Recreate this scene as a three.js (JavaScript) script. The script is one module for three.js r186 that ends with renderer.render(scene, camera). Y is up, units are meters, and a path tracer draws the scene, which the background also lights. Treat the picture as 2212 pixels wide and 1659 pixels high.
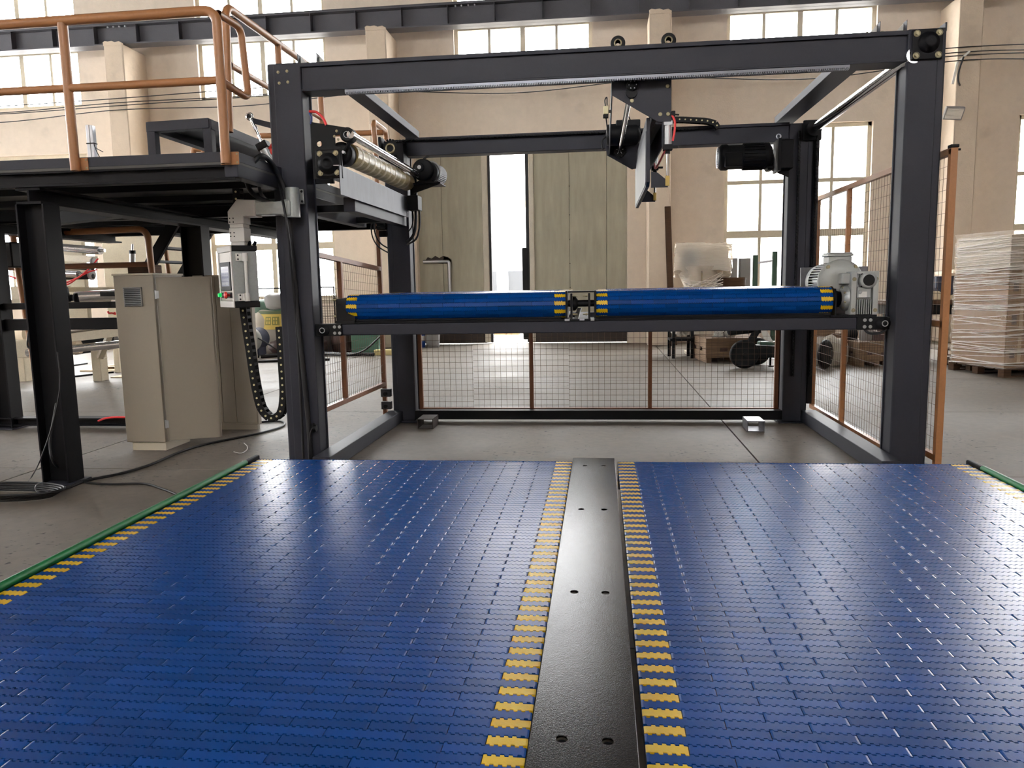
import * as THREE from 'three';
import { mergeGeometries } from 'three/addons/utils/BufferGeometryUtils.js';
import { RoundedBoxGeometry } from 'three/addons/geometries/RoundedBoxGeometry.js';

// ---------------------------------------------------------------- camera, sky, exposure
const scene = new THREE.Scene();
const camera = new THREE.PerspectiveCamera(53.02, 2212 / 1659, 0.05, 200);
camera.position.set(0, 1.5, 0);
camera.quaternion.setFromRotationMatrix(new THREE.Matrix4().makeBasis(
  new THREE.Vector3(0.9934, -0.0188, -0.1132).normalize(),
  new THREE.Vector3(0.0041, 0.9916, -0.1293).normalize(),
  new THREE.Vector3(0.1146, 0.1280, 0.9851).normalize()));
scene.add(camera);
scene.background = new THREE.Color(0.98, 0.99, 1.0);      // bright overcast sky
scene.backgroundIntensity = 26.5;
const renderer = new THREE.WebGLRenderer({ antialias: true });
renderer.toneMapping = THREE.LinearToneMapping;
renderer.toneMappingExposure = 1.0;
renderer.shadowMap.enabled = true;

// ---------------------------------------------------------------- helpers
let seed = 7;
const rnd = () => { seed = (seed * 1664525 + 1013904223) >>> 0; return seed / 4294967296; };
const rr = (a, b) => a + (b - a) * rnd();
const V = (p) => new THREE.Vector3(p[0], p[1], p[2]);
const used = {};
function numbered(n) { const k = used[n] = (used[n] ?? -1) + 1; return k ? n + '_' + String(k).padStart(3, '0') : n; }
function metricUV(g) {
  const p = g.attributes.position, n = g.attributes.normal, uv = new Float32Array(p.count * 2);
  for (let i = 0; i < p.count; i++) {
    const ax = Math.abs(n.getX(i)), ay = Math.abs(n.getY(i)), az = Math.abs(n.getZ(i));
    if (ay >= ax && ay >= az) { uv[2 * i] = p.getX(i); uv[2 * i + 1] = p.getZ(i); }
    else if (ax >= az) { uv[2 * i] = p.getZ(i); uv[2 * i + 1] = p.getY(i); }
    else { uv[2 * i] = p.getX(i); uv[2 * i + 1] = p.getY(i); }
  }
  g.setAttribute('uv', new THREE.BufferAttribute(uv, 2));
  return g;
}
function join(list, keep = false) {
  const a = (Array.isArray(list) ? list.flat(9) : [list]).map((g) => {
    const h = g.index ? g.toNonIndexed() : g;
    for (const k of Object.keys(h.attributes)) if (!['position', 'normal', 'uv'].includes(k)) h.deleteAttribute(k);
    return h;
  });
  const m = a.length > 1 ? mergeGeometries(a) : a[0];
  return keep ? m : metricUV(m);
}
function mesh(name, g, m, parent, keep) {
  const o = new THREE.Mesh(join(g, keep), m);
  o.name = parent ? name : numbered(name);
  o.castShadow = o.receiveShadow = true;
  (parent ?? scene).add(o);
  return o;
}
function thing(name, label, category, group) {
  const o = new THREE.Group(); o.name = numbered(name); o.userData = { label, category };
  if (group) o.userData.group = group;
  scene.add(o); return o;
}
function one(name, g, m, label, category, group, keep) {
  const o = mesh(name, g, m, null, keep); o.userData = { label, category };
  if (group) o.userData.group = group;
  return o;
}
function struct(name, g, m) { const o = mesh(name, g, m); o.name = name; o.userData.kind = 'structure'; return o; }
function structGroup(name) { const o = new THREE.Group(); o.name = name; o.userData.kind = 'structure'; scene.add(o); return o; }
// box by its extents, edges rounded by r
function B(x0, x1, y0, y1, z0, z1, r = 0.004) {
  const w = Math.abs(x1 - x0), h = Math.abs(y1 - y0), d = Math.abs(z1 - z0), q = Math.min(r, w * 0.45, h * 0.45, d * 0.45);
  const g = q > 0 ? new RoundedBoxGeometry(w, h, d, 1, q) : new THREE.BoxGeometry(w, h, d);
  return g.translate((x0 + x1) / 2, (y0 + y1) / 2, (z0 + z1) / 2);
}
// bar with a rectangular section (w across, h up) from a to b
function bar(a, b, w, h, r = 0.003) {
  const A = V(a), C = V(b), d = C.clone().sub(A), L = d.length(), q = Math.min(r, w * 0.45, h * 0.45);
  const g = new RoundedBoxGeometry(w, h, L, 1, q);
  const z = d.normalize(), up = Math.abs(z.y) > 0.95 ? new THREE.Vector3(0, 0, 1) : new THREE.Vector3(0, 1, 0);
  const x = new THREE.Vector3().crossVectors(up, z).normalize(), y = new THREE.Vector3().crossVectors(z, x);
  return g.applyMatrix4(new THREE.Matrix4().makeBasis(x, y, z).setPosition(A.add(C).multiplyScalar(0.5)));
}
function cyl(a, b, r, seg = 20, r2 = r) {
  const A = V(a), C = V(b), d = C.clone().sub(A), L = d.length();
  const g = new THREE.CylinderGeometry(r2, r, L, seg);
  return g.applyQuaternion(new THREE.Quaternion().setFromUnitVectors(new THREE.Vector3(0, 1, 0), d.normalize())).translate(...A.add(C).multiplyScalar(0.5).toArray());
}
// lathe about an axis from a along direction b-a; pts = [radius, distance]
function lathe(a, b, pts, seg = 28) {
  const A = V(a), d = V(b).sub(A).normalize();
  const g = new THREE.LatheGeometry(pts.map(([r, t]) => new THREE.Vector2(r, t)), seg);
  return g.applyQuaternion(new THREE.Quaternion().setFromUnitVectors(new THREE.Vector3(0, 1, 0), d)).translate(A.x, A.y, A.z);
}
function ring(c, axis, R, r, seg = 24, tseg = 6) {
  return new THREE.TorusGeometry(R, r, tseg, seg).applyQuaternion(new THREE.Quaternion().setFromUnitVectors(new THREE.Vector3(0, 0, 1), V(axis).normalize())).translate(...c);
}
// round pipe through points with bends of radius b
function pipe(pts, r, b = 0.08, seg = 10, closed = false) {
  const P = pts.map(V), path = new THREE.CurvePath(); let last = P[0];
  for (let i = 1; i < P.length - 1; i++) {
    const u = P[i - 1].clone().sub(P[i]), v = P[i + 1].clone().sub(P[i]), q = Math.min(b, u.length() * 0.45, v.length() * 0.45);
    const s = P[i].clone().addScaledVector(u.normalize(), q), e = P[i].clone().addScaledVector(v.normalize(), q);
    path.add(new THREE.LineCurve3(last, s)); path.add(new THREE.QuadraticBezierCurve3(s, P[i], e)); last = e;
  }
  path.add(new THREE.LineCurve3(last, P[P.length - 1]));
  const out = [];
  for (const c of path.curves) if (c.getLength() > 1e-4) out.push(new THREE.TubeGeometry(c, c.isLineCurve3 ? 1 : 6, r, seg));
  return out;
}
function hose(pts, r, n = 40, seg = 7) {
  return new THREE.TubeGeometry(new THREE.CatmullRomCurve3(pts.map(V), false, 'centripetal'), n, r, seg);
}
// flat shape [[u,v]...] extruded; plane 'xy' (thickness along z from z0), 'zy' (thickness along x from x0), 'xz' (thickness along y)
function plate(pts, plane, at, t, bevel = 0.0015, holes = []) {
  const s = new THREE.Shape(pts.map((p) => new THREE.Vector2(p[0], p[1])));
  for (const h of holes) s.holes.push(new THREE.Path().absarc(h[0], h[1], h[2], 0, Math.PI * 2, true));
  const g = new THREE.ExtrudeGeometry(s, { depth: t - 2 * bevel, bevelEnabled: bevel > 0, bevelSize: bevel, bevelThickness: bevel, bevelOffset: -bevel, bevelSegments: 1, curveSegments: 16 }).translate(0, 0, bevel);
  if (plane === 'zy') g.applyMatrix4(new THREE.Matrix4().makeBasis(new THREE.Vector3(0, 0, 1), new THREE.Vector3(0, 1, 0), new THREE.Vector3(-1, 0, 0))).translate(at + t, 0, 0);
  else if (plane === 'xz') g.applyMatrix4(new THREE.Matrix4().makeBasis(new THREE.Vector3(1, 0, 0), new THREE.Vector3(0, 0, 1), new THREE.Vector3(0, -1, 0))).translate(0, at + t, 0);
  else g.translate(0, 0, at);
  return g;
}
// hexagon bolt head with washer, axis n
function bolt(c, n, r = 0.012) {
  const C = V(c), N = V(n).normalize(), p = (t) => C.clone().addScaledVector(N, t).toArray();
  return [cyl(c, p(r * 0.3), r * 1.5, 14), cyl(p(r * 0.3), p(r * 1.1), r, 6)];
}
// I section along z or x: flange width w, height h
function Ibeam(axis, u, y0, y1, w, a, b, tf = 0.02, tw = 0.012) {
  const f = axis === 'x' ? (p0, p1, q0, q1) => B(a, b, q0, q1, p0, p1, 0.003) : (p0, p1, q0, q1) => B(p0, p1, q0, q1, a, b, 0.003);
  return [f(u - w / 2, u + w / 2, y1 - tf, y1), f(u - w / 2, u + w / 2, y0, y0 + tf), f(u - tw / 2, u + tw / 2, y0, y1)];
}

// ---------------------------------------------------------------- procedural textures
function lattice(n, s) { let k = s; const a = new Float32Array(n * n); for (let i = 0; i < a.length; i++) { k = (k * 1664525 + 1013904223) >>> 0; a[i] = k / 4294967296; } return a; }
function noise2(n, s, ny = n) {
  const N = Math.max(n, ny), L = lattice(N, s);
  return (u, v) => {
    const x = u * n, y = v * ny, i = Math.floor(x), j = Math.floor(y), fx = x - i, fy = y - j, sx = fx * fx * (3 - 2 * fx), sy = fy * fy * (3 - 2 * fy);
    const i0 = ((i % n) + n) % n, i1 = (i0 + 1) % n, j0 = ((j % ny) + ny) % ny, j1 = (j0 + 1) % ny;
    return (L[j0 * N + i0] * (1 - sx) + L[j0 * N + i1] * sx) * (1 - sy) + (L[j1 * N + i0] * (1 - sx) + L[j1 * N + i1] * sx) * sy;
  };
}
function fbm(n, s, oct, ny = n) { const f = []; for (let o = 0; o < oct; o++) f.push(noise2(n << o, s + o * 101, ny << o)); return (u, v) => { let a = 0, w = 0.5, t = 0; for (const g of f) { a += w * g(u, v); t += w; w *= 0.55; } return a / t; }; }
function tex(size, metres, fn, srgb = true) {
  const d = new Uint8Array(size * size * 4);
  for (let j = 0; j < size; j++) for (let i = 0; i < size; i++) {
    const c = fn((i + 0.5) / size, (j + 0.5) / size), k = (j * size + i) * 4;
    d[k] = Math.max(0, Math.min(255, c[0] * 255)); d[k + 1] = Math.max(0, Math.min(255, c[1] * 255)); d[k + 2] = Math.max(0, Math.min(255, c[2] * 255)); d[k + 3] = 255;
  }
  const t = new THREE.DataTexture(d, size, size); t.wrapS = t.wrapT = THREE.RepeatWrapping; t.magFilter = THREE.LinearFilter; t.minFilter = THREE.LinearMipmapLinearFilter; t.generateMipmaps = true;
  t.repeat.set(1 / metres, 1 / (Array.isArray(metres) ? metres[1] : metres));
  if (Array.isArray(metres)) t.repeat.set(1 / metres[0], 1 / metres[1]);
  if (srgb) t.colorSpace = THREE.SRGBColorSpace;
  t.needsUpdate = true; return t;
}
const nA = fbm(4, 11, 6), nB = fbm(8, 29, 5), nC = fbm(64, 53, 3), nD = fbm(128, 91, 2), nS = fbm(32, 71, 3, 4), nF = noise2(256, 17);
const wallTex = tex(1024, 7, (u, v) => {
  let k = 0.93 + 0.05 * (nA(u, v) - 0.5) + 0.035 * (nC(u, v) - 0.5) + 0.02 * (nS(u, v) - 0.5);
  const s = nB(u, v); if (s > 0.7) k -= (s - 0.7) * 0.5;
  return [0.925 * k, 0.862 * k, 0.79 * k];
});
const wallBump = tex(512, 3, (u, v) => { const k = 0.6 * nA(u, v) + 0.4 * nD(u, v); return [k, k, k]; }, false);
const specks = noise2(170, 5, 420), speckMask = fbm(8, 61, 2);
const floorTex = tex(2048, 6, (u, v) => {
  let k = 0.96 + 0.22 * (nA(u, v) - 0.5) + 0.16 * (nB(u, v) - 0.5) + 0.10 * (nD(u, v) - 0.5);
  const s = specks(u, v) + 0.35 * (speckMask(u, v) - 0.5); if (s > 0.93) k *= 1 - Math.min(0.65, (s - 0.93) * 6);
  return [0.455 * k, 0.417 * k, 0.375 * k];
});
const floorRough = tex(512, 6, (u, v) => { const k = 0.66 + 0.3 * (nA(u, v) - 0.5) + 0.25 * (nB(u, v) - 0.5); return [k, k, k]; }, false);
const paintBump = tex(512, 0.5, (u, v) => { const k = 0.5 * nD(u, v) + 0.5 * nF(u, v); return [k, k, k]; }, false);
const grainBump = tex(512, 0.36, (u, v) => { const k = 0.65 * nF(u, v) + 0.35 * nD(u * 1, v); return [k, k, k]; }, false);
const paintTex = tex(512, 1.6, (u, v) => { const k = 0.95 + 0.13 * (nA(u, v) - 0.5) + 0.06 * (nD(u, v) - 0.5); return [k, k, k]; });
const steelTex = tex(512, 1.2, (u, v) => { const k = 0.84 + 0.55 * (nA(u, v) - 0.5) + 0.18 * (nS(u, v) - 0.5); return [0.60 * k, 0.60 * k, 0.62 * k]; });
const woodTex = tex(512, [1.0, 0.25], (u, v) => { const g = nS(v, u), k = 0.82 + 0.45 * (g - 0.5) + 0.1 * (nD(u, v) - 0.5); return [0.60 * k, 0.49 * k, 0.385 * k]; });
const cartonTex = tex(256, 1.0, (u, v) => { const k = 0.95 + 0.14 * (nA(u, v) - 0.5); return [0.67 * k, 0.53 * k, 0.39 * k]; });
const filmBump = tex(512, [2.0, 0.5], (u, v) => { const k = 0.6 * fbmFilm(u, v) + 0.4 * nB(u, v); return [k, k, k]; }, false);
function fbmFilm(u, v) { return nS(v + 0.25 * nA(u, v), u); }
const doorTex = tex(512, [2.4, 2.4], (u, v) => { const k = 0.93 + 0.10 * (nA(u, v) - 0.5) + 0.12 * (nS(u, v) - 0.5); return [0.715 * k, 0.69 * k, 0.625 * k]; });
const beltBump = tex(512, 0.3, (u, v) => { const k = 0.7 * nB(u, v) + 0.3 * nD(u, v); return [k, k, k]; }, false);

// ---------------------------------------------------------------- materials
const std = (color, roughness, metalness = 0, o = {}) => new THREE.MeshStandardMaterial({ color, roughness, metalness, ...o });
const phys = (color, roughness, specularIntensity, o = {}) => new THREE.MeshPhysicalMaterial({ color, roughness, specularIntensity, ...o });
const M = {
  wall: std(0xffffff, 0.92, 0, { map: wallTex, bumpMap: wallBump, bumpScale: 0.004 }),
  pilaster: std(0xf4f0ea, 0.92, 0, { map: wallTex, bumpMap: wallBump, bumpScale: 0.008 }),
  ceiling: std(0x4a4743, 0.95),
  floor: std(0xffffff, 1, 0, { map: floorTex, roughnessMap: floorRough }),
  joint: std(0x3a352f, 0.95),
  paint: phys(0x2c2d37, 0.55, 0.8, { map: paintTex, bumpMap: paintBump, bumpScale: 0.0004 }),
  deck: std(0x4a4845, 0.6), paintDark: phys(0x121216, 0.5, 0.35, { map: paintTex }),
  black: phys(0x101114, 0.52, 0.45), rubber: phys(0x121315, 0.6, 0.5), cable: std(0x131315, 0.55),
  orange: std(0xb07a50, 0.38, 0, { map: paintTex }), orangeDark: std(0x98664a, 0.45, 0, { map: paintTex }),
  cream: std(0xd9ceb6, 0.45, 0, { map: paintTex }), cabinet: std(0x92887a, 0.5),
  cabinetEdge: std(0xc2b8a4, 0.5), cabinetDark: std(0x8f8576, 0.55),
  alu: std(0xb9bcbd, 0.42, 0.85, { bumpMap: paintBump, bumpScale: 0.0008 }), castAlu: std(0xb4b6b5, 0.45, 0.55, { bumpMap: paintBump, bumpScale: 0.001 }), motorGrey: std(0xa7a8a4, 0.45, 0.15, { bumpMap: paintBump, bumpScale: 0.0006 }),
  rack: std(0x80828a, 0.42, 0.85), chrome: std(0xd5d6da, 0.13, 1), steel: std(0xbfc1c6, 0.34, 0.9), rawSteel: std(0xffffff, 0.42, 0.55, { map: steelTex }), brushed: std(0x7c7e85, 0.5, 0.35, { map: steelTex }),
  zinc: std(0x9c9478, 0.4, 0.8), brass: std(0xb9a05f, 0.4, 0.7),
  hmi: std(0xaeb2b0, 0.4, 0.35, { map: paintTex }), hmiWhite: std(0xcfcac4, 0.5), hmiFront: std(0x8c857a, 0.4, 0.4), white: std(0xe4e2dc, 0.5),
  blue: [0x023f86, 0x023b7e, 0x04428d].map((c) => new THREE.MeshPhysicalMaterial({ color: c, roughness: 0.27, specularIntensity: 0.36, bumpMap: beltBump, bumpScale: 0.0004 })), blueBed: std(0x050d1e, 0.6),
  yellow: [0xdcb50f, 0xd6ad0d].map((c) => std(c, 0.4, 0, { bumpMap: beltBump, bumpScale: 0.0008 })),
  green: std(0x14743f, 0.4), cover: std(0x171311, 0.21, 0, { bumpMap: grainBump, bumpScale: 0.00022 }),
  red: std(0xe23b34, 0.35), redHose: std(0xe8383c, 0.4), blueHose: std(0x1d2f70, 0.4),
  wire: std(0x5e4a3c, 0.5, 0.3), glass: new THREE.MeshPhysicalMaterial({ color: 0xffffff, roughness: 0, transmission: 1, thickness: 0, ior: 1.5 }),
  frameWood: std(0xd6cbb4, 0.7, 0, { map: paintTex }), sill: std(0xb9ae9c, 0.9),
  door: std(0xf0efe6, 0.55, 0, { map: doorTex }), doorPost: std(0xcfc6b4, 0.6, 0, { map: paintTex }), doorSeal: std(0x2a2b2d, 0.8), skirt: std(0x39302b, 0.8),
  wood: std(0xffffff, 0.8, 0, { map: woodTex }), woodDark: std(0x9a8672, 0.85, 0, { map: woodTex }), carton: std(0xffffff, 0.85, 0, { map: cartonTex }), paper: std(0xd8c7ad, 0.85),
  film: new THREE.MeshPhysicalMaterial({ color: 0xf3ece2, roughness: 0.18, transmission: 0.8, thickness: 0, bumpMap: filmBump, bumpScale: 0.02 }),
  filmThick: new THREE.MeshPhysicalMaterial({ color: 0xf0e8dc, roughness: 0.3, transmission: 0.6, thickness: 0, bumpMap: filmBump, bumpScale: 0.02 }),
  filmWhite: std(0xded6cb, 0.3, 0, { bumpMap: filmBump, bumpScale: 0.03 }), strand: std(0xefe9e2, 0.3),
  wrap: std(0xa08c5a, 0.36, 0, { bumpMap: filmBump, bumpScale: 0.004 }), wrapBand: std(0xcdbd98, 0.32),
  navy: std(0x2a2f42, 0.7), crane: std(0x57565c, 0.55, 0, { map: paintTex }), craneDark: std(0x46454a, 0.6),
  greenDark: std(0x33503f, 0.6), sack: std(0xa79f92, 0.75), greyPanel: std(0x8d8a88, 0.6), maroon: std(0x4a3632, 0.6), binGreen: std(0x4d7460, 0.6), binGrey: std(0x5c5553, 0.7),
  outGround: std(0x8b877f, 0.9), outWall: std(0xd6d3cc, 0.85), outGrey: std(0x4b5058, 0.7), yellowPale: std(0xd7c58b, 0.7), blueBottle: std(0x2453a5, 0.4),
};
// ================================================================ THE HALL
// floor of cast concrete slabs with open joints
{
  const f = structGroup('floor');
  mesh('base', B(-24.3, 19.6, -0.3, -0.05, -19.8, 5.9, 0), M.joint, f);
  const xs = [-24.3, -23.18, -17.06, -10.94, -4.82, 1.3, 7.42, 13.54, 19.6], zs = [5.9, 5.86, 2.89, -0.08, -3.05, -6.02, -8.97, -11.94, -14.91, -17.88, -19.8];
  for (let i = 0; i + 1 < xs.length; i++) for (let j = 0; j + 1 < zs.length; j++) {
    if (zs[j] - zs[j + 1] < 0.2) continue;
    const g = B(xs[i] + 0.007, xs[i + 1] - 0.007, -0.12, 0, zs[j + 1] + 0.005, zs[j] - 0.005, 0.003);
    mesh('slab', g, M.floor, f);
  }
}
const CEIL = 10.2, BZ = -19.4, FZ = 5.6;
struct('ceiling', B(-24.3, 19.6, CEIL, CEIL + 0.25, -19.75, 5.95, 0), M.ceiling);
const bays = [-21.65, -15.05, -8.45, -1.85, 4.65, 11.2], WU = [6.3, 9.2], WL = [1.22, 5.13], WW = 1.68;
function holedWall(name, z, t, doorway) {
  const pts = doorway ? [[-24.2, 0], [-4.62, 0], [-4.62, 4.84], [0.66, 4.84], [0.66, 0], [19.5, 0], [19.5, CEIL], [-24.2, CEIL]] : [[-24.2, 0], [19.5, 0], [19.5, CEIL], [-24.2, CEIL]];
  const s = new THREE.Shape(pts.map((p) => new THREE.Vector2(...p)));
  const hole = (x0, x1, y0, y1) => s.holes.push(new THREE.Path([[x0, y0], [x0, y1], [x1, y1], [x1, y0]].map((p) => new THREE.Vector2(...p))));
  bays.forEach((c, i) => { if (doorway || i % 2) hole(c - WW, c + WW, ...WU); if (doorway && i !== 3) hole(c - WW, c + WW, ...WL); });
  const g = new THREE.ExtrudeGeometry(s, { depth: t, bevelEnabled: false }).translate(0, 0, z);
  return struct(name, g, M.wall);
}
holedWall('wall_back', BZ - 0.3, 0.3, true);
holedWall('wall_front', FZ, 0.3, false);
const ends = [-16.2, -9.6, -3.0];
for (const [name, x] of [['wall_left', -24.3], ['wall_right', 19.3]]) {
  const sh = new THREE.Shape([[-19.7, 0], [5.9, 0], [5.9, CEIL], [-19.7, CEIL]].map((p) => new THREE.Vector2(...p)));
  if (x < 0) for (const c of ends) for (const [y0, y1] of [WU, WL]) sh.holes.push(new THREE.Path([[c - WW, y0], [c - WW, y1], [c + WW, y1], [c + WW, y0]].map((p) => new THREE.Vector2(...p))));
  struct(name, new THREE.ExtrudeGeometry(sh, { depth: 0.3, bevelEnabled: false }).applyMatrix4(new THREE.Matrix4().makeBasis(new THREE.Vector3(0, 0, 1), new THREE.Vector3(0, 1, 0), new THREE.Vector3(-1, 0, 0))).translate(x + 0.3, 0, 0), M.wall);
}
let wn = 0;
function windowUnit(c, y0, y1, z, rows, sillSide) {
  const w = structGroup('window_' + (++wn)), x0 = c - WW, x1 = c + WW, d = 0.035, fr = [];
  fr.push(B(x0, x1, y0, y0 + 0.09, z - d, z + d), B(x0, x1, y1 - 0.09, y1, z - d, z + d), B(x0, x0 + 0.09, y0, y1, z - d, z + d), B(x1 - 0.09, x1, y0, y1, z - d, z + d));
  const mull = [[c, 0.12], [c - 0.82, 0.07], [c + 0.82, 0.07]];
  for (const [x, t] of mull) fr.push(B(x - t / 2, x + t / 2, y0, y1, z - d * 0.8, z + d * 0.8));
  for (const [y, t] of rows) fr.push(B(x0, x1, y - t / 2, y + t / 2, z - d * 0.9, z + d * 0.9));
  mesh('window_frame', fr, M.frameWood, w);
  const xs = [x0 + 0.06, c - 0.82, c, c + 0.82, x1 - 0.06], ys = [y0 + 0.06, ...rows.map((r) => r[0]), y1 - 0.06];
  for (let i = 0; i < 4; i++) for (let j = 0; j + 1 < ys.length; j++) {
    const g = new THREE.PlaneGeometry(xs[i + 1] - xs[i], ys[j + 1] - ys[j]).translate((xs[i] + xs[i + 1]) / 2, (ys[j] + ys[j + 1]) / 2, z);
    mesh('pane', g, M.glass, w);
  }
  if (sillSide) mesh('sill', B(x0 - 0.08, x1 + 0.08, y0 - 0.09, y0, z - 0.02, z + 0.2 * sillSide, 0.01), M.sill, w);
}
for (const c of ends) for (const x of [-24.15]) for (const [y0, y1] of [WU, WL]) {
  windowUnit(0, y0, y1, 0, [[(y0 + y1) / 2, 0.06]], 0); const w = scene.getObjectByName('window_' + wn); w.position.set(x, 0, c); w.rotation.y = Math.PI / 2;
}
bays.forEach((c, i) => {
  windowUnit(c, ...WU, BZ - 0.14, [[7.72, 0.1]], 0);
  if (i !== 3) windowUnit(c, ...WL, BZ - 0.14, [[2.6, 0.17], [3.83, 0.09]], 1);
  if (i % 2) windowUnit(c, ...WU, FZ + 0.14, [[7.72, 0.1]], 0);
});
// wall pillars with corbels that carry the crane rail
[-18.35, -11.77, -5.2, 1.36, 7.95, 14.5].forEach((x, i) => {
  const p = structGroup('trim_' + (i + 1));
  mesh('pillar', B(x - 0.25, x + 0.25, 0, 7.49, BZ - 0.02, -18.43, 0.03), M.pilaster, p);
  mesh('broken_top', plate([[-0.24, 7.45], [0.24, 7.45], [0.25, 7.5], [0.17, 7.545], [0.06, 7.53], [-0.02, 7.56], [-0.12, 7.55], [-0.2, 7.565], [-0.25, 7.54]].map(([u, v]) => [x + u, v]), 'xy', -18.47, 0.06, 0.008), M.pilaster, p);
});
{
  const c = structGroup('trim_7');   // crane rail beam along the back wall
  mesh('beam', Ibeam('x', -18.68, 7.5, 7.98, 0.36, -23.9, 9.0, 0.03, 0.02), M.crane, c);
  for (let x = -23.3; x < 8.9; x += 1.1) { mesh('stiffener', B(x - 0.006, x + 0.006, 7.53, 7.95, -18.67, -18.51, 0), M.craneDark, c); }
  mesh('rail', B(-23.9, 9.0, 7.98, 8.06, -18.71, -18.65, 0.01), M.craneDark, c);
  for (const x of [-11.9, -11.75, -11.6, -11.45, -3.3, -3.16, -3.0, -2.85]) mesh('bolt', cyl([x, 7.9, -18.51], [x, 7.9, -18.47], 0.02, 8), M.steel, c);
}
// sliding doors of upright panels, a hand's breadth ajar
function slidingDoor(n, x0, x1, joints, post) {
  const d = structGroup('door_' + n), z0 = BZ - 0.32, z1 = BZ - 0.24;
  const xs = [x0, ...joints, x1];
  for (let i = 0; i + 1 < xs.length; i++) mesh('panel', B(xs[i] + 0.004, xs[i + 1] - 0.004, 0.06, 5.6, z0 + 0.004 * (i % 2), z1 + 0.006 * (i % 2), 0.006), M.door, d);
  mesh('backing', B(x0, x1, 0.06, 5.6, z0 - 0.02, z0, 0.002), M.door, d);
  mesh('edge_post', B(post[0], post[1], 0.03, 5.6, z0 - 0.03, z1 + 0.04, 0.03), M.doorPost, d);
  mesh('edge_seal', B(post[2], post[3], 0.03, 5.6, z0 - 0.03, z1 + 0.03, 0.01), M.doorSeal, d);
  mesh('bottom_skirt', B(x0, x1, 0.02, 0.34, z1 + 0.006, z1 + 0.03, 0.004), M.skirt, d);
  return d;
}
{
  const L = slidingDoor(1, -4.95, -2.9, [-4.0], [-2.96, -2.8, -2.8, -2.74]);
  mesh('pull_frame', pipe([[-4.5, 2.12, BZ - 0.15], [-3.83, 2.12, BZ - 0.15], [-3.83, 0.6, BZ - 0.15]], 0.045, 0.06), M.steel, L);
  mesh('rust_stain', plate([[-4.5, 2.1], [-4.4, 2.24], [-4.3, 2.2], [-4.2, 2.27], [-4.1, 2.21], [-4.0, 2.26], [-3.88, 2.23], [-3.79, 2.17], [-3.78, 2.05]], 'xy', BZ - 0.238, 0.004, 0), M.skirt, L);
  const R = slidingDoor(2, -1.72, 1.0, [-0.76, 0.16], [-1.78, -1.64, -1.86, -1.78]);
  mesh('bumper', B(-1.97, -1.8, 0.1, 2.42, BZ - 0.36, BZ - 0.2, 0.03), M.rubber, R);
  for (const y of [0.7, 1.4, 2.0, 2.6, 3.2, 3.9]) mesh('rivet', cyl([-0.76, y, BZ - 0.25], [-0.76, y, BZ - 0.225], 0.012, 8), M.joint, R);
}
// daylit yard seen through the door gap
struct('ground_outside', B(-30, 30, -0.32, -0.06, -60, -19.75, 0), M.outGround);
{
  const b = thing('warehouse', 'bright pale warehouse wall across the yard, seen through the door gap', 'building');
  mesh('wall', B(-14, 12, -0.06, 9, -46, -45, 0), M.outWall, b);
  mesh('eaves_pipe', cyl([-14, 6.1, -44.8], [12, 6.1, -44.8], 0.12, 10), M.yellowPale, b);
  mesh('pipe_bracket', B(-5.0, -4.75, 5.9, 6.35, -45, -44.7, 0.02), M.yellowPale, b);
  mesh('plinth', B(-14, 12, -0.06, 5.6, -45, -44.9, 0), M.outWall, b);
  const g = thing('hoarding', 'blue-grey sheet hoarding standing in the yard behind the cartons', 'fence');
  for (const [i, x] of [-4.2, -3.46, -3.1, -2.1].entries()) if (i < 3) mesh('panel', B(x, [-3.48, -3.12, -1.7][i], -0.06, 1.96, -26.05 - 0.05 * i, -26 - 0.05 * i, 0.005), i === 1 ? std(0x8f949a, 0.7) : M.outGrey, g);
  const C = [['left carton of the two low ones stacked in the yard', -3.36, -2.94, 1.1, 0.55], ['right carton of the two low ones stacked in the yard', -2.92, -2.55, 1.12, 0.5], ['taller carton at the right of the yard stack', -2.26, -1.9, 1.34, 0.5]];
  for (const [l, x0, x1, y1, d] of C) {
    const c = thing('carton', l, 'carton');
    mesh('box', B(x0, x1, -0.06, y1, -24 - d, -24, 0.01), M.carton, c); mesh('tape', B(x0 + 0.02, x1 - 0.02, y1 - 0.2, y1 - 0.14, -24, -23.995, 0), M.outWall, c);
  }
}
// ================================================================ TWIN-BELT CONVEYOR IN FRONT
const PITCH = 0.0353, MW = 0.186, TEETH = 10;
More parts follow.
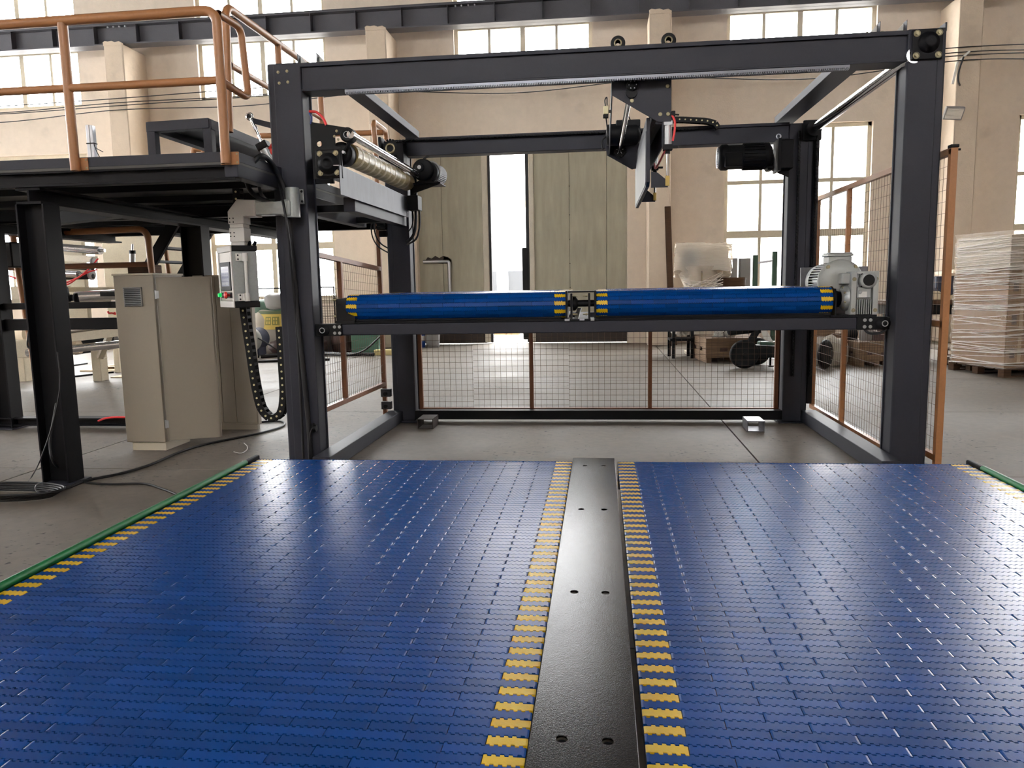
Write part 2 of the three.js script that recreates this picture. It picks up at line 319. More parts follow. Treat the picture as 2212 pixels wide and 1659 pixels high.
// one belt module: toothed plate, top at y 0, x from 0 to w; ends chamfered
function moduleGeo(w, n, flat0 = 0, flat1 = 0, bend = 0) {
  const p = w / n, a = 0.003, c = 0.0018, e = 0.001, far = [], near = [];
  for (let i = 0; i < n; i++) {
    const f = (flat0 && i === 0) || (flat1 && i === n - 1), x0 = i ? i * p : e, x1 = i < n - 1 ? (i + 1) * p : w - e, m = (i + 0.5) * p, up = PITCH / 2;
    if (f) { far.push([x0, up - a - c], [x1, up - a - c]); near.push([x0, -up + a + c * 0.4], [x1, -up + a + c * 0.4]); }
    else { far.push([x0, up + a - c], [m - c * 0.6, up + a - c], [m + c * 0.6, up - a - c], [x1, up - a - c]); near.push([x0, -up + a + c], [m - c * 0.6, -up + a + c], [m + c * 0.6, -up - a + c], [x1, -up - a + c]); }
  }
  const n0 = near[0], f0 = far[0], n1 = near[near.length - 1], f1 = far[far.length - 1];
  const pts = [...near, ...far.reverse()], h = 0.008, ch = 0.0055, dr = 0.0008, pos = [];
  const flat = pts.map((q) => new THREE.Vector2(Math.min(w - ch, Math.max(ch, q[0])), q[1])), tri = THREE.ShapeUtils.triangulateShape(flat, []);
  for (const t of tri) for (const k of t) pos.push(flat[k].x, 0, -flat[k].y);
  // lips at both ends slope down a little and catch the light
  pos.push(n0[0], -dr, -n0[1], ch, 0, -n0[1], ch, 0, -f0[1], n0[0], -dr, -n0[1], ch, 0, -f0[1], f0[0], -dr, -f0[1]);
  pos.push(w - ch, 0, -n1[1], n1[0], -dr, -n1[1], f1[0], -dr, -f1[1], w - ch, 0, -n1[1], f1[0], -dr, -f1[1], w - ch, 0, -f1[1]);
  const L = pts.length, ty = (q) => (q[0] < e * 1.01 || q[0] > w - e * 1.01 ? -dr : 0);
  for (let i = 0; i < L; i++) {
    const A = pts[i], C = pts[(i + 1) % L];
    pos.push(A[0], ty(A), -A[1], A[0], -h, -A[1], C[0], ty(C), -C[1], C[0], ty(C), -C[1], A[0], -h, -A[1], C[0], -h, -C[1]);
  }
  const g = new THREE.BufferGeometry();
  g.setAttribute('position', new THREE.Float32BufferAttribute(pos, 3)); g.computeVertexNormals();
  return metricUV(g);
}
const gBlue = moduleGeo(MW, TEETH), gYL = moduleGeo(MW / 2, 5, 1, 0), gYR = moduleGeo(MW / 2, 5, 0, 1);
// rows: list of [y, z, tilt] from near to far; the largest 300 blue modules stay separate, the rest are joined
function modularBelt(label, x0, rows, y0z0, separate, firstYellow = 0) {
  const t = thing('modular_belt', label, 'conveyor belt'), rest = [];
  let count = 0; const E = new THREE.Euler();
  rows.forEach(([y, z, tilt], r) => {
    const A = (r + firstYellow) % 2 === 0, put = (g, x, m, name, sep) => {
      const q = g, dy = rr(-0.00025, 0.00025);
      if (sep) { const o = new THREE.Mesh(q, m); o.name = name; o.position.set(x, y + dy, z); o.rotation.x = tilt + rr(-0.0022, 0.0022); o.castShadow = o.receiveShadow = true; t.add(o); }
      else rest.push(q.clone().applyMatrix4(new THREE.Matrix4().makeRotationFromEuler(E.set(tilt + rr(-0.0022, 0.0022), 0, 0)).setPosition(x, y + dy, z)));
    };
    const blues = [];
    if (A) { put(gYL, x0, M.yellow[r % 4 ? 0 : 1], 'edge_module', true); for (let i = 0; i < 9; i++) blues.push(x0 + MW / 2 + i * MW); put(gYR, x0 + MW * 9.5, M.yellow[r % 3 ? 0 : 1], 'edge_module', true); }
    else for (let i = 0; i < 10; i++) blues.push(x0 + i * MW);
    for (const x of blues) { const sep = separate(y, z, x) && count < 300; if (sep) count++; put(gBlue, x, M.blue[Math.floor(rnd() * 3)], 'belt_module', sep); }
  });
  if (rest.length) { const o = mesh('belt_modules', rest, M.blue[0], t); o.userData.kind = 'stuff'; }
  return t;
}
function beltRows(topY, zNear, zFar, R, wrap) {
  const rows = []; let z = zNear;
  while (z > zFar) { rows.push([topY, z, 0]); z -= PITCH; }
  if (wrap) { let s = zFar - z, k = 0; for (; k < wrap; k++, s += PITCH) { const a = s / R; rows.push([topY - R * (1 - Math.cos(a)), zFar - R * Math.sin(a), -a]); } }
  return rows;
}
{
  const rows = beltRows(0.5, -1.22, -4.27, 0.085, 6);
  const L = modularBelt('blue conveyor belt with yellow edge teeth, left of the dark cover plate in the foreground', -2.022, rows, 0, () => true);
  mesh('belt_bed', B(-2.022, -0.162, 0.47, 0.488, -4.3, -1.2, 0), M.blueBed, L);
  const R = modularBelt('blue conveyor belt with yellow edge teeth, right of the dark cover plate in the foreground', 0.092, rows, 0, () => true);
  mesh('belt_bed', B(0.092, 1.952, 0.47, 0.488, -4.3, -1.2, 0), M.blueBed, R);
  const f = thing('conveyor_frame', 'low conveyor frame with dark speckled cover plate between the two foreground blue belts', 'conveyor');
  const holes = []; for (const z of [-4.075, -3.266, -2.355, -1.552]) for (const x of [-0.087, 0.012]) holes.push([x, z, 0.0125]);
  mesh('cover_plate', [plate([[-0.157, -4.258], [-0.15, -4.265], [0.068, -4.265], [0.075, -4.258], [0.075, -1.1], [-0.157, -1.1]], 'xz', 0.519, 0.006, 0.0015, holes), B(-0.157, -0.153, 0.47, 0.521, -4.26, -1.1, 0.001), B(0.071, 0.075, 0.47, 0.521, -4.26, -1.1, 0.001)], M.cover, f);
  for (const h of holes) mesh('screw', lathe([h[0], 0.507, h[1]], [h[0], 0.6, h[1]], [[0.0001, 0.004], [0.006, 0.004], [0.011, 0.008], [0.0125, 0.008]], 14), M.black, f);
  mesh('side_guide', [hose([[-2.052, 0.503, -4.17], [-2.052, 0.503, -3], [-2.05, 0.503, -1.05]], 0.017, 4, 10)], M.green, f);
  mesh('side_guide', [hose([[1.976, 0.503, -4.17], [1.976, 0.503, -3], [1.976, 0.503, -1.05]], 0.017, 4, 10)], M.green, f);
  mesh('guide_end', B(-2.066, -2.036, 0.478, 0.516, -4.33, -4.17, 0.008), M.black, f); mesh('guide_end', B(1.96, 1.99, 0.478, 0.516, -4.33, -4.17, 0.008), M.black, f);
  for (const [a, b] of [[-2.06, -2.03], [-0.158, -0.13], [0.05, 0.078], [1.96, 1.99]]) mesh('side_beam', B(a, b, 0.3, 0.49, -4.26, -1.1), M.paint, f);
  for (const z of [-4.05, -1.4]) for (const x of [-2.0, -0.09, 0.01, 1.93]) mesh('leg', [B(x - 0.04, x + 0.04, 0, 0.32, z - 0.04, z + 0.04), B(x - 0.07, x + 0.07, 0, 0.012, z - 0.07, z + 0.07)], M.paint, f);
  for (const [a, b] of [[-2.02, -0.165], [0.095, 1.95]]) mesh('end_roller', cyl([a, 0.415, -4.27], [b, 0.415, -4.27], 0.07, 24), M.black, f);
}
// ================================================================ LIFT GANTRY
const ZF = -6.25;
{
  const g = thing('gantry_frame', 'tall dark grey steel lift gantry standing behind the foreground belts', 'lift gantry');
  const col = (x0, x1, z0, z1, y0, y1, inner) => { // rolled section: web box with two lips
    const w = x1 - x0, a = inner > 0 ? x0 : x1 - 0.05;
    return [B(x0 + 0.012, x1 - 0.012, y0, y1, z1, z0 - 0.006, 0.006), B(inner > 0 ? x0 + 0.055 : x0, inner > 0 ? x1 : x1 - 0.055, y0, y1, z0 - 0.05, z0, 0.012), B(a, a + 0.05, y0, y1, z1, z0 - 0.012, 0.012), B(x0, x1, y0, y1, z1, z1 + 0.02, 0.004)];
  };
  mesh('column', col(-2.685, -2.395, ZF, ZF - 0.22, 0.012, 3.31, 1), M.paint, g);
  mesh('column', col(2.26, 2.535, ZF, ZF - 0.22, 0.012, 3.31, -1), M.paint, g);
  mesh('column', col(-2.31, -2.055, -8.3, -8.52, 0.012, 3.04, 1), M.paint, g);
  mesh('column', col(1.9, 2.15, -8.3, -8.52, 0.012, 3.06, -1), M.paint, g);
  for (const [x0, x1, z] of [[-2.76, -2.34, ZF - 0.1], [2.2, 2.6, ZF - 0.1], [-2.37, -2.0, -8.4], [1.85, 2.2, -8.4]]) mesh('base_plate', B(x0, x1, 0, 0.014, z - 0.17, z + 0.17), M.paint, g);
  mesh('top_beam', [B(-2.4, 2.27, 3.09, 3.3, ZF - 0.2, ZF - 0.02, 0.008), B(-2.4, 2.27, 3.272, 3.304, ZF - 0.21, ZF, 0.004), B(-2.4, 2.27, 3.084, 3.1, ZF - 0.21, ZF - 0.005, 0.004)], M.paint, g);
  mesh('top_beam', [B(-2.06, 1.9, 2.885, 3.06, -8.48, -8.31, 0.006), B(-2.06, 1.9, 3.04, 3.07, -8.5, -8.29, 0.004)], M.paint, g);
  mesh('side_beam', B(-2.09, -1.945, 3.095, 3.165, -8.45, -6.42), M.paint, g);
  mesh('side_beam', B(1.79, 1.975, 3.09, 3.16, -8.48, -6.42), M.paint, g);
  mesh('floor_beam', [B(-2.35, -2.2, 0.004, 0.13, -8.3, -5.95, 0.006)], M.paint, g);
  mesh('floor_beam', [B(2.1, 2.25, 0.004, 0.13, -8.32, -5.95, 0.006)], M.paint, g);
  mesh('floor_beam', [B(-2.06, 1.9, 0.03, 0.13, -8.4, -8.28, 0.006)], M.paintDark, g);
  // linear gear rack under the top beam
  const teeth = [B(-2.04, 1.86, 3.062, 3.088, ZF - 0.05, ZF - 0.012, 0.002)];
  for (let x = -2.035; x < 1.86; x += 0.0135) teeth.push(new THREE.BoxGeometry(0.007, 0.012, 0.036).translate(x, 3.057, ZF - 0.031));
  const rk = mesh('gear_rack', teeth, M.rack, g); rk.userData.label = 'bright toothed rack';
  for (const [x, y] of [[-2.585, 3.24], [-2.51, 3.245], [-2.58, 3.155], [-2.507, 3.16]]) mesh('bolt', bolt([x, y, ZF], [0, 0, 1], 0.008), M.zinc, g);
  // corner gussets above the beam ends
  for (const [x, s] of [[-2.445, 1], [-2.285, 1], [2.085, -1], [2.275, -1]]) mesh('gusset', plate([[0, 3.3], [0.09 * s, 3.3], [0, 3.395]].map(([u, v]) => [x + u, v]), 'xy', ZF - 0.15, 0.008, 0.001), M.white, g); for (const x of [-2.449, -2.289, 2.085, 2.275]) mesh('gusset_rib', B(x, x + 0.004, 3.3, 3.4, ZF - 0.16, ZF - 0.08, 0.001), M.paint, g);
  mesh('stop_plate', B(2.525, 2.537, 3.29, 3.35, ZF - 0.15, ZF - 0.02, 0.001), M.paint, g);
  for (const x of [-2.37, -2.29, 2.0, 2.11]) mesh('stud', cyl([x, 3.3, ZF - 0.1], [x, 3.335, ZF - 0.1], 0.009, 8), M.zinc, g);
  // flanged bearing of the lift shaft on the right column
  const bb = [B(2.285, 2.5, 3.085, 3.3, ZF - 0.003, ZF + 0.02, 0.008), lathe([2.4, 3.205, ZF + 0.015], [2.4, 3.205, ZF + 1], [[0.0001, 0.05], [0.03, 0.052], [0.045, 0.048], [0.052, 0.03], [0.066, 0.028], [0.07, 0.012], [0.082, 0]], 30)];
  const be = mesh('shaft_bearing', bb, M.paintDark, g);
  for (const x of [2.315, 2.47]) for (const y of [3.115, 3.27]) mesh('bolt', [bolt([x, y, ZF + 0.018], [0, 0, 1], 0.012), ring([x, y, ZF + 0.022], [0, 0, 1], 0.022, 0.003, 18, 5)], M.zinc, be);
  const rb = mesh('shaft_bearing', [cyl([2.12, 2.985, -8.29], [2.12, 2.985, -8.2], 0.075, 24), B(2.03, 2.21, 2.88, 3.08, -8.3, -8.27, 0.01)], M.paintDark, g);
  // chain sprocket box at the far left corner
  const sx = -2.2, sy = 2.95, sz = -8.2;
  const tt = []; for (let i = 0; i < 18; i++) { const a = i / 18 * Math.PI * 2; tt.push(B(-0.012, 0.012, 0.075, 0.1, sz - 0.02, sz + 0.01, 0.004).rotateZ(0)); tt[tt.length - 1].translate(0, 0, -sz).rotateZ(a).translate(sx, sy, sz); }
  const sp = mesh('sprocket', [cyl([sx, sy, sz - 0.02], [sx, sy, sz + 0.01], 0.083, 28), ...tt], M.black, g);
  mesh('sprocket_hub', [ring([sx, sy, sz + 0.016], [0, 0, 1], 0.045, 0.014, 24, 8)], M.zinc, sp);
  mesh('sprocket_bracket', [B(-2.31, -2.28, 2.78, 3.06, -8.3, -8.12), B(-2.12, -2.05, 2.74, 3.0, -8.3, -8.15)], M.paintDark, g);
  // roller chain along the top of the far beam and down the far right column
  const chain = []; for (let x = -2.2; x < 1.0; x += 0.036) chain.push(B(x, x + 0.03, 3.03, 3.052, -8.285, -8.262, 0.006), cyl([x, 3.041, -8.292], [x, 3.041, -8.255], 0.007, 6));
  mesh('roller_chain', chain, M.black, g);
  const ch2 = []; for (const x of [1.995, 2.168]) for (let y = 0.5; y < 2.95; y += 0.036) ch2.push(B(x - 0.012, x + 0.012, y, y + 0.03, -8.29, -8.26, 0.006), cyl([x, y, -8.297], [x, y, -8.253], 0.009, 6));
  mesh('lift_chain', ch2, M.black, g);
  mesh('chain_guard', [B(2.148, 2.2, 0.2, 2.98, -8.4, -8.3, 0.004)], M.paintDark, g);
  mesh('limit_switch', [B(-2.47, -2.43, 0.28, 0.36, ZF, ZF + 0.04, 0.006), cyl([-2.43, 0.32, ZF + 0.03], [-2.405, 0.32, ZF + 0.03], 0.03, 14)], M.black, g);
  for (const [a, b, y] of [[-2.33, -2.31, 0.32], [-2.33, -2.31, 0.18]]) { const s = mesh('proximity_switch', B(a - 0.11, a, y - 0.035, y + 0.05, -8.35, -8.28, 0.004), M.brushed, g); mesh('sensor_face', cyl([a - 0.055, y, -8.28], [a - 0.055, y, -8.255], 0.022, 14), M.black, s); }
}
one('drive_shaft', [cyl([2.29, 3.11, -6.3], [2.12, 2.985, -8.2], 0.043, 26), cyl([2.305, 3.12, -6.25], [2.29, 3.11, -6.35], 0.055, 20)], M.chrome, 'polished round lift shaft running between the right gantry columns at the top', 'drive shaft');
for (const [i, x, z] of [[0, -1.85, -7.95], [1, 1.535, -7.85]]) {
  const w = 0.085, o = mesh('support_block', [B(x - w, x + w, 0.0, 0.006, z - 0.2, z + 0.08, 0.002), B(x - w, x + w, 0.1, 0.108, z - 0.2, z + 0.08, 0.002), B(x - w, x - w + 0.008, 0, 0.108, z - 0.2, z + 0.08, 0.002), B(x + w - 0.008, x + w, 0, 0.108, z - 0.2, z + 0.08, 0.002)], i ? M.rawSteel : M.skirt);
  o.userData = { label: i ? 'bright worn steel tube block on the floor by the right rear gantry column' : 'rusty brown steel tube block on the floor by the left rear gantry column', category: 'steel block' };
}
// ================================================================ LIFT TABLE IN THE GANTRY
{
  const R = 0.112, zc = -6.46, top = 1.438, rows = [];
  let z = -8.1; for (; z < zc; z += PITCH) rows.push([top, z, 0]);
  let s = z - zc; for (let k = 0; k < 10; k++, s += PITCH) { const a = s / R; rows.push([top - R * (1 - Math.cos(a)), zc + R * Math.sin(a), a]); }
  const sep = (y) => y < top - 0.001;
  const a = modularBelt('blue belt on the raised lift table left of the black centre bracket', -2.145, rows, 0, sep, 1);
  mesh('belt_bed', [B(-2.145, -0.285, top - 0.03, top - 0.012, -8.1, zc, 0), cyl([-2.145, top - R, zc], [-0.285, top - R, zc], R - 0.012, 28)], M.blueBed, a);
  const b = modularBelt('blue belt on the raised lift table between black centre bracket and silver gear motor', -0.035, rows, 0, sep, 1);
  mesh('belt_bed', [B(-0.035, 1.825, top - 0.03, top - 0.012, -8.1, zc, 0), cyl([-0.035, top - R, zc], [1.825, top - R, zc], R - 0.012, 28)], M.blueBed, b);

  const t = thing('lift_table', 'dark steel lift table frame carrying two blue belts inside the gantry', 'lift table');
  mesh('front_beam', [B(-2.43, 2.22, 1.1, 1.195, -6.44, -6.31, 0.008)], M.paint, t);
  mesh('rear_beam', [B(-2.0, 1.85, 1.1, 1.2, -8.2, -8.08, 0.008)], M.paint, t);
  for (const x of [-2.0, -0.16, 1.8]) mesh('long_beam', B(x - 0.05, x + 0.05, 1.1, 1.2, -8.1, -6.43, 0.006), M.paint, t);
  mesh('belt_tray', [B(-2.16, -0.3, 1.195, 1.215, -8.1, -6.33, 0.004), B(-0.03, 1.83, 1.195, 1.215, -8.1, -6.33, 0.004), B(-2.05, -0.32, 1.215, 1.232, -6.36, -6.325, 0.004), B(-0.01, 1.8, 1.215, 1.232, -6.36, -6.325, 0.004)], M.paintDark, t);
  // left end bracket
  const e = mesh('end_bracket', [plate([[-6.33, 1.2], [-6.33, 1.37], [-6.35, 1.405], [-6.6, 1.415], [-6.6, 1.2]], 'zy', -2.225, 0.01), B(-2.225, -2.06, 1.196, 1.225, -6.5, -6.315, 0.004), plate([[-2.22, 1.2], [-2.06, 1.2], [-2.06, 1.26], [-2.12, 1.285], [-2.165, 1.35], [-2.22, 1.36]], 'xy', -6.33, 0.008)], M.black, t);
  for (const y of [1.26, 1.4]) mesh('bolt', [cyl([-2.27, y, -6.4], [-2.22, y, -6.4], 0.011, 10), cyl([-2.25, y, -6.4], [-2.235, y, -6.4], 0.02, 6)], M.zinc, e);
  // centre bracket: two cheek plates with shaft, roller and tie bar
  const c = mesh('centre_bracket', [B(-0.285, -0.268, 1.215, 1.44, -6.62, -6.33, 0.003), B(-0.052, -0.035, 1.215, 1.44, -6.62, -6.33, 0.003), B(-0.3, -0.02, 1.196, 1.214, -6.6, -6.31, 0.003), B(-0.285, -0.035, 1.425, 1.437, -6.62, -6.42, 0.002), B(-0.245, -0.228, 1.21, 1.42, -6.36, -6.32, 0.003), B(-0.1, -0.083, 1.21, 1.42, -6.36, -6.32, 0.003)], M.black, t);
  mesh('axle', [cyl([-0.28, 1.335, -6.45], [-0.04, 1.335, -6.45], 0.028, 18), lathe([-0.228, 1.335, -6.45], [0, 1.335, -6.45], [[0.06, 0], [0.06, 0.02], [0.035, 0.04]], 22)], M.black, c);
  for (const y of [1.25, 1.4]) for (const x of [-0.215, -0.115]) mesh('bolt', [cyl([x - 0.028, y, -6.34], [x + 0.028, y, -6.34], 0.006, 8), cyl([x - 0.006, y, -6.34], [x + 0.006, y, -6.34], 0.013, 6)], M.zinc, c);
  mesh('strut', [bar([-0.2, 1.2, -6.33], [-0.17, 1.3, -6.36], 0.05, 0.008), B(-0.17, -0.13, 1.2, 1.212, -6.33, -6.28, 0.002), B(-0.29, -0.25, 1.197, 1.215, -6.31, -6.28, 0.002), B(-0.08, -0.05, 1.197, 1.215, -6.31, -6.28, 0.002)], M.steel, c);
  mesh('shaft_coupling', lathe([1.82, 1.335, -6.46], [2, 1.335, -6.46], [[0.03, 0], [0.105, 0.004], [0.105, 0.018], [0.085, 0.02], [0.085, 0.03], [0.07, 0.05], [0.05, 0.11]], 28), M.black, t);
  mesh('end_bracket', [plate([[-6.33, 1.2], [-6.33, 1.38], [-6.36, 1.42], [-6.6, 1.43], [-6.6, 1.2]], 'zy', 1.832, 0.012), B(1.79, 2.14, 1.196, 1.214, -6.6, -6.3, 0.003)], M.black, t);
  // wheel carriers at both ends of the front beam
  for (const [x0, x1, wx, name] of [[-2.42, -2.17, -2.325], [1.99, 2.235, 2.185]]) {
    const w = mesh('wheel_carrier', [B(x0, x1, 1.098, 1.2, -6.312, -6.29, 0.004)], M.black, t);
    mesh('guide_wheel', lathe([wx, 1.148, -6.3], [wx, 1.148, -6], [[0.0001, 0.05], [0.018, 0.05], [0.022, 0.03], [0.05, 0.028], [0.052, 0.004], [0.052, 0]], 24), M.black, w);
    mesh('axle_nut', ring([wx, 1.148, -6.249], [0, 0, 1], 0.021, 0.0035, 20, 6), M.alu, w);
    const d = wx < 0 ? 1 : -1;
    for (const dx of [0.075, 0.118]) for (const dy of [-0.026, 0.026]) mesh('bolt', bolt([wx + d * (dx + 0.02), 1.148 + dy, -6.29], [0, 0, 1], 0.009), M.alu, w);
  }
  mesh('cable_loop', hose([[2.05, 1.11, -6.32], [2.08, 1.075, -6.3], [2.16, 1.07, -6.3], [2.21, 1.1, -6.31], [2.2, 1.16, -6.32]], 0.011, 24), M.cable, t);
  // raw steel plate standing behind the gear motor
  const sp = mesh('back_plate', [B(1.74, 2.3, 1.12, 1.6, -7.06, -7.045, 0.002)], M.rawSteel, t); sp.userData.label = 'bare steel back plate with mill scale';
  mesh('plate_foot', B(1.86, 2.3, 1.1, 1.13, -7.2, -6.9, 0.003), M.paint, t);
}
{
  const m = thing('gear_motor', 'silver cast gear motor with round grey flange on the right end of the lift table', 'gear motor');
  const ax = 1.915, ay = 1.475, zf = -6.47;
  // round motor flange facing the front, finned barrel behind
  mesh('flange', lathe([ax, ay, zf - 0.04], [ax, ay, zf + 1], [[0.0001, 0.062], [0.09, 0.06], [0.12, 0.052], [0.155, 0.036], [0.172, 0.02], [0.178, 0.008], [0.178, 0]], 48), M.motorGrey, m);
  for (const a of [35, 62, 118, 145, 0, 180]) mesh('rib', bar([ax + 0.06 * Math.cos(a * Math.PI / 180), ay + 0.06 * Math.sin(a * Math.PI / 180), zf + 0.018], [ax + 0.165 * Math.cos(a * Math.PI / 180), ay + 0.165 * Math.sin(a * Math.PI / 180), zf - 0.012], 0.006, 0.012, 0.002), M.motorGrey, m);
  for (const a of [48, 132]) mesh('bolt', bolt([ax + 0.155 * Math.cos(a * Math.PI / 180), ay + 0.155 * Math.sin(a * Math.PI / 180), zf - 0.006], [0, 0, 1], 0.012), M.zinc, m);
  const fins = [cyl([ax, ay, zf - 0.42], [ax, ay, zf - 0.03], 0.12, 36)];
  for (let i = 0; i < 40; i++) { const a = i / 40 * Math.PI * 2; fins.push(bar([ax + 0.138 * Math.cos(a), ay + 0.138 * Math.sin(a), zf - 0.42], [ax + 0.138 * Math.cos(a), ay + 0.138 * Math.sin(a), zf - 0.05], 0.006, 0.04, 0.001).translate(-ax - 0.138 * Math.cos(a), -ay - 0.138 * Math.sin(a), 0).rotateZ(a + Math.PI / 2).translate(ax + 0.138 * Math.cos(a), ay + 0.138 * Math.sin(a), 0)); }
  mesh('finned_barrel', fins, M.castAlu, m);
  mesh('fan_cover', lathe([ax, ay, zf - 0.42], [ax, ay, zf - 2], [[0.15, 0], [0.15, 0.1], [0.13, 0.13], [0.0001, 0.135]], 32), M.motorGrey, m);
  const tb = mesh('terminal_box', [B(ax - 0.095, ax + 0.085, ay + 0.145, ay + 0.2, zf - 0.2, zf - 0.03, 0.008), B(ax - 0.105, ax + 0.095, ay + 0.2, ay + 0.222, zf - 0.21, zf - 0.02, 0.008)], M.motorGrey, m);
  mesh('lid', B(ax - 0.095, ax + 0.085, ay + 0.222, ay + 0.232, zf - 0.2, zf - 0.03, 0.004), M.alu, tb);
  // worm gearbox in front
  const x0 = 1.94, x1 = 2.145, y0 = 1.215, y1 = 1.552, z1 = -6.3, z0 = -6.44, oy = 1.482, ox = 2.067;
  const gb = mesh('gearbox', [B(x0 + 0.014, x1 - 0.01, y0 + 0.01, y1 - 0.01, z0, z1 - 0.045, 0.012), B(x0, x0 + 0.042, y0, y1, z0, z1, 0.006), B(x1 - 0.042, x1, y0, y1, z0, z1, 0.006), B(x0 + 0.04, x1 - 0.04, y1 - 0.02, y1, z0, z1 - 0.006, 0.004), B(x0 - 0.06, x0 + 0.01, y1 - 0.1, y1 - 0.012, z0, z1 - 0.05, 0.01), B(x0 + 0.05, x1 - 0.05, y0 + 0.13, oy - 0.05, z1 - 0.04, z1 - 0.02, 0.006)], M.castAlu, m);
  mesh('bore_ring', [lathe([ox, oy, z1 - 0.045], [ox, oy, z1 + 1], [[0.044, 0.055], [0.062, 0.055], [0.066, 0.03], [0.068, 0]], 34), B(ox - 0.06, ox + 0.06, oy - 0.06, oy + 0.06, z1 - 0.05, z1 - 0.01, 0.014)], M.castAlu, gb);
  mesh('bore_cap', cyl([ox, oy, z1 - 0.03], [ox, oy, z1 + 0.004], 0.045, 30), M.black, gb);
  for (const a of [45, 135, 225, 315]) mesh('screw_hole', cyl([ox + 0.068 * Math.cos(a * Math.PI / 180), oy + 0.068 * Math.sin(a * Math.PI / 180), z1 - 0.02], [ox + 0.068 * Math.cos(a * Math.PI / 180), oy + 0.068 * Math.sin(a * Math.PI / 180), z1 - 0.006], 0.007, 10), M.black, gb);
  for (let i = 0; i < 7; i++) mesh('cooling_fin', B(x0 + 0.05 + i * 0.0165, x0 + 0.056 + i * 0.0165, y0 + 0.004, y0 + 0.12, z1 - 0.05, z1 - 0.004, 0.002), M.castAlu, gb);
  for (const x of [x0 + 0.021, x1 - 0.021]) for (const y of [y0 + 0.035, y1 - 0.06]) mesh('bolt', [ring([x, y, z1 + 0.001], [0, 0, 1], 0.012, 0.0035, 16, 5), cyl([x, y, z1 - 0.002], [x, y, z1 + 0.006], 0.008, 6)], M.zinc, gb);
  mesh('oil_plug', [ring([x0 + 0.072, oy - 0.09, z1 - 0.018], [0, 0, 1], 0.013, 0.003, 18, 5), cyl([x0 + 0.072, oy - 0.09, z1 - 0.02], [x0 + 0.072, oy - 0.09, z1 - 0.012], 0.011, 16)], M.alu, gb);
  mesh('rating_plate', B(x0 + 0.062, x0 + 0.125, y0 + 0.135, y0 + 0.18, z1 - 0.021, z1 - 0.018, 0.001), M.white, gb);
  // side housing toward the belt shaft
  mesh('output_housing', [lathe([x0 + 0.01, 1.345, -6.42], [0, 1.345, -6.42], [[0.105, 0], [0.1, 0.03], [0.085, 0.045], [0.06, 0.06]], 30), cyl([x0 - 0.05, y1 - 0.05, -6.37], [x0 + 0.02, y1 - 0.05, -6.37], 0.02, 14)], M.castAlu, m);
  for (const a of [30, 75, 120, 165, -60, -20]) mesh('bolt', cyl([x0 - 0.04, 1.345 + 0.085 * Math.sin(a * Math.PI / 180), -6.42 + 0.085 * Math.cos(a * Math.PI / 180)], [x0 - 0.02, 1.345 + 0.085 * Math.sin(a * Math.PI / 180), -6.42 + 0.085 * Math.cos(a * Math.PI / 180)], 0.009, 8), M.zinc, m);
}
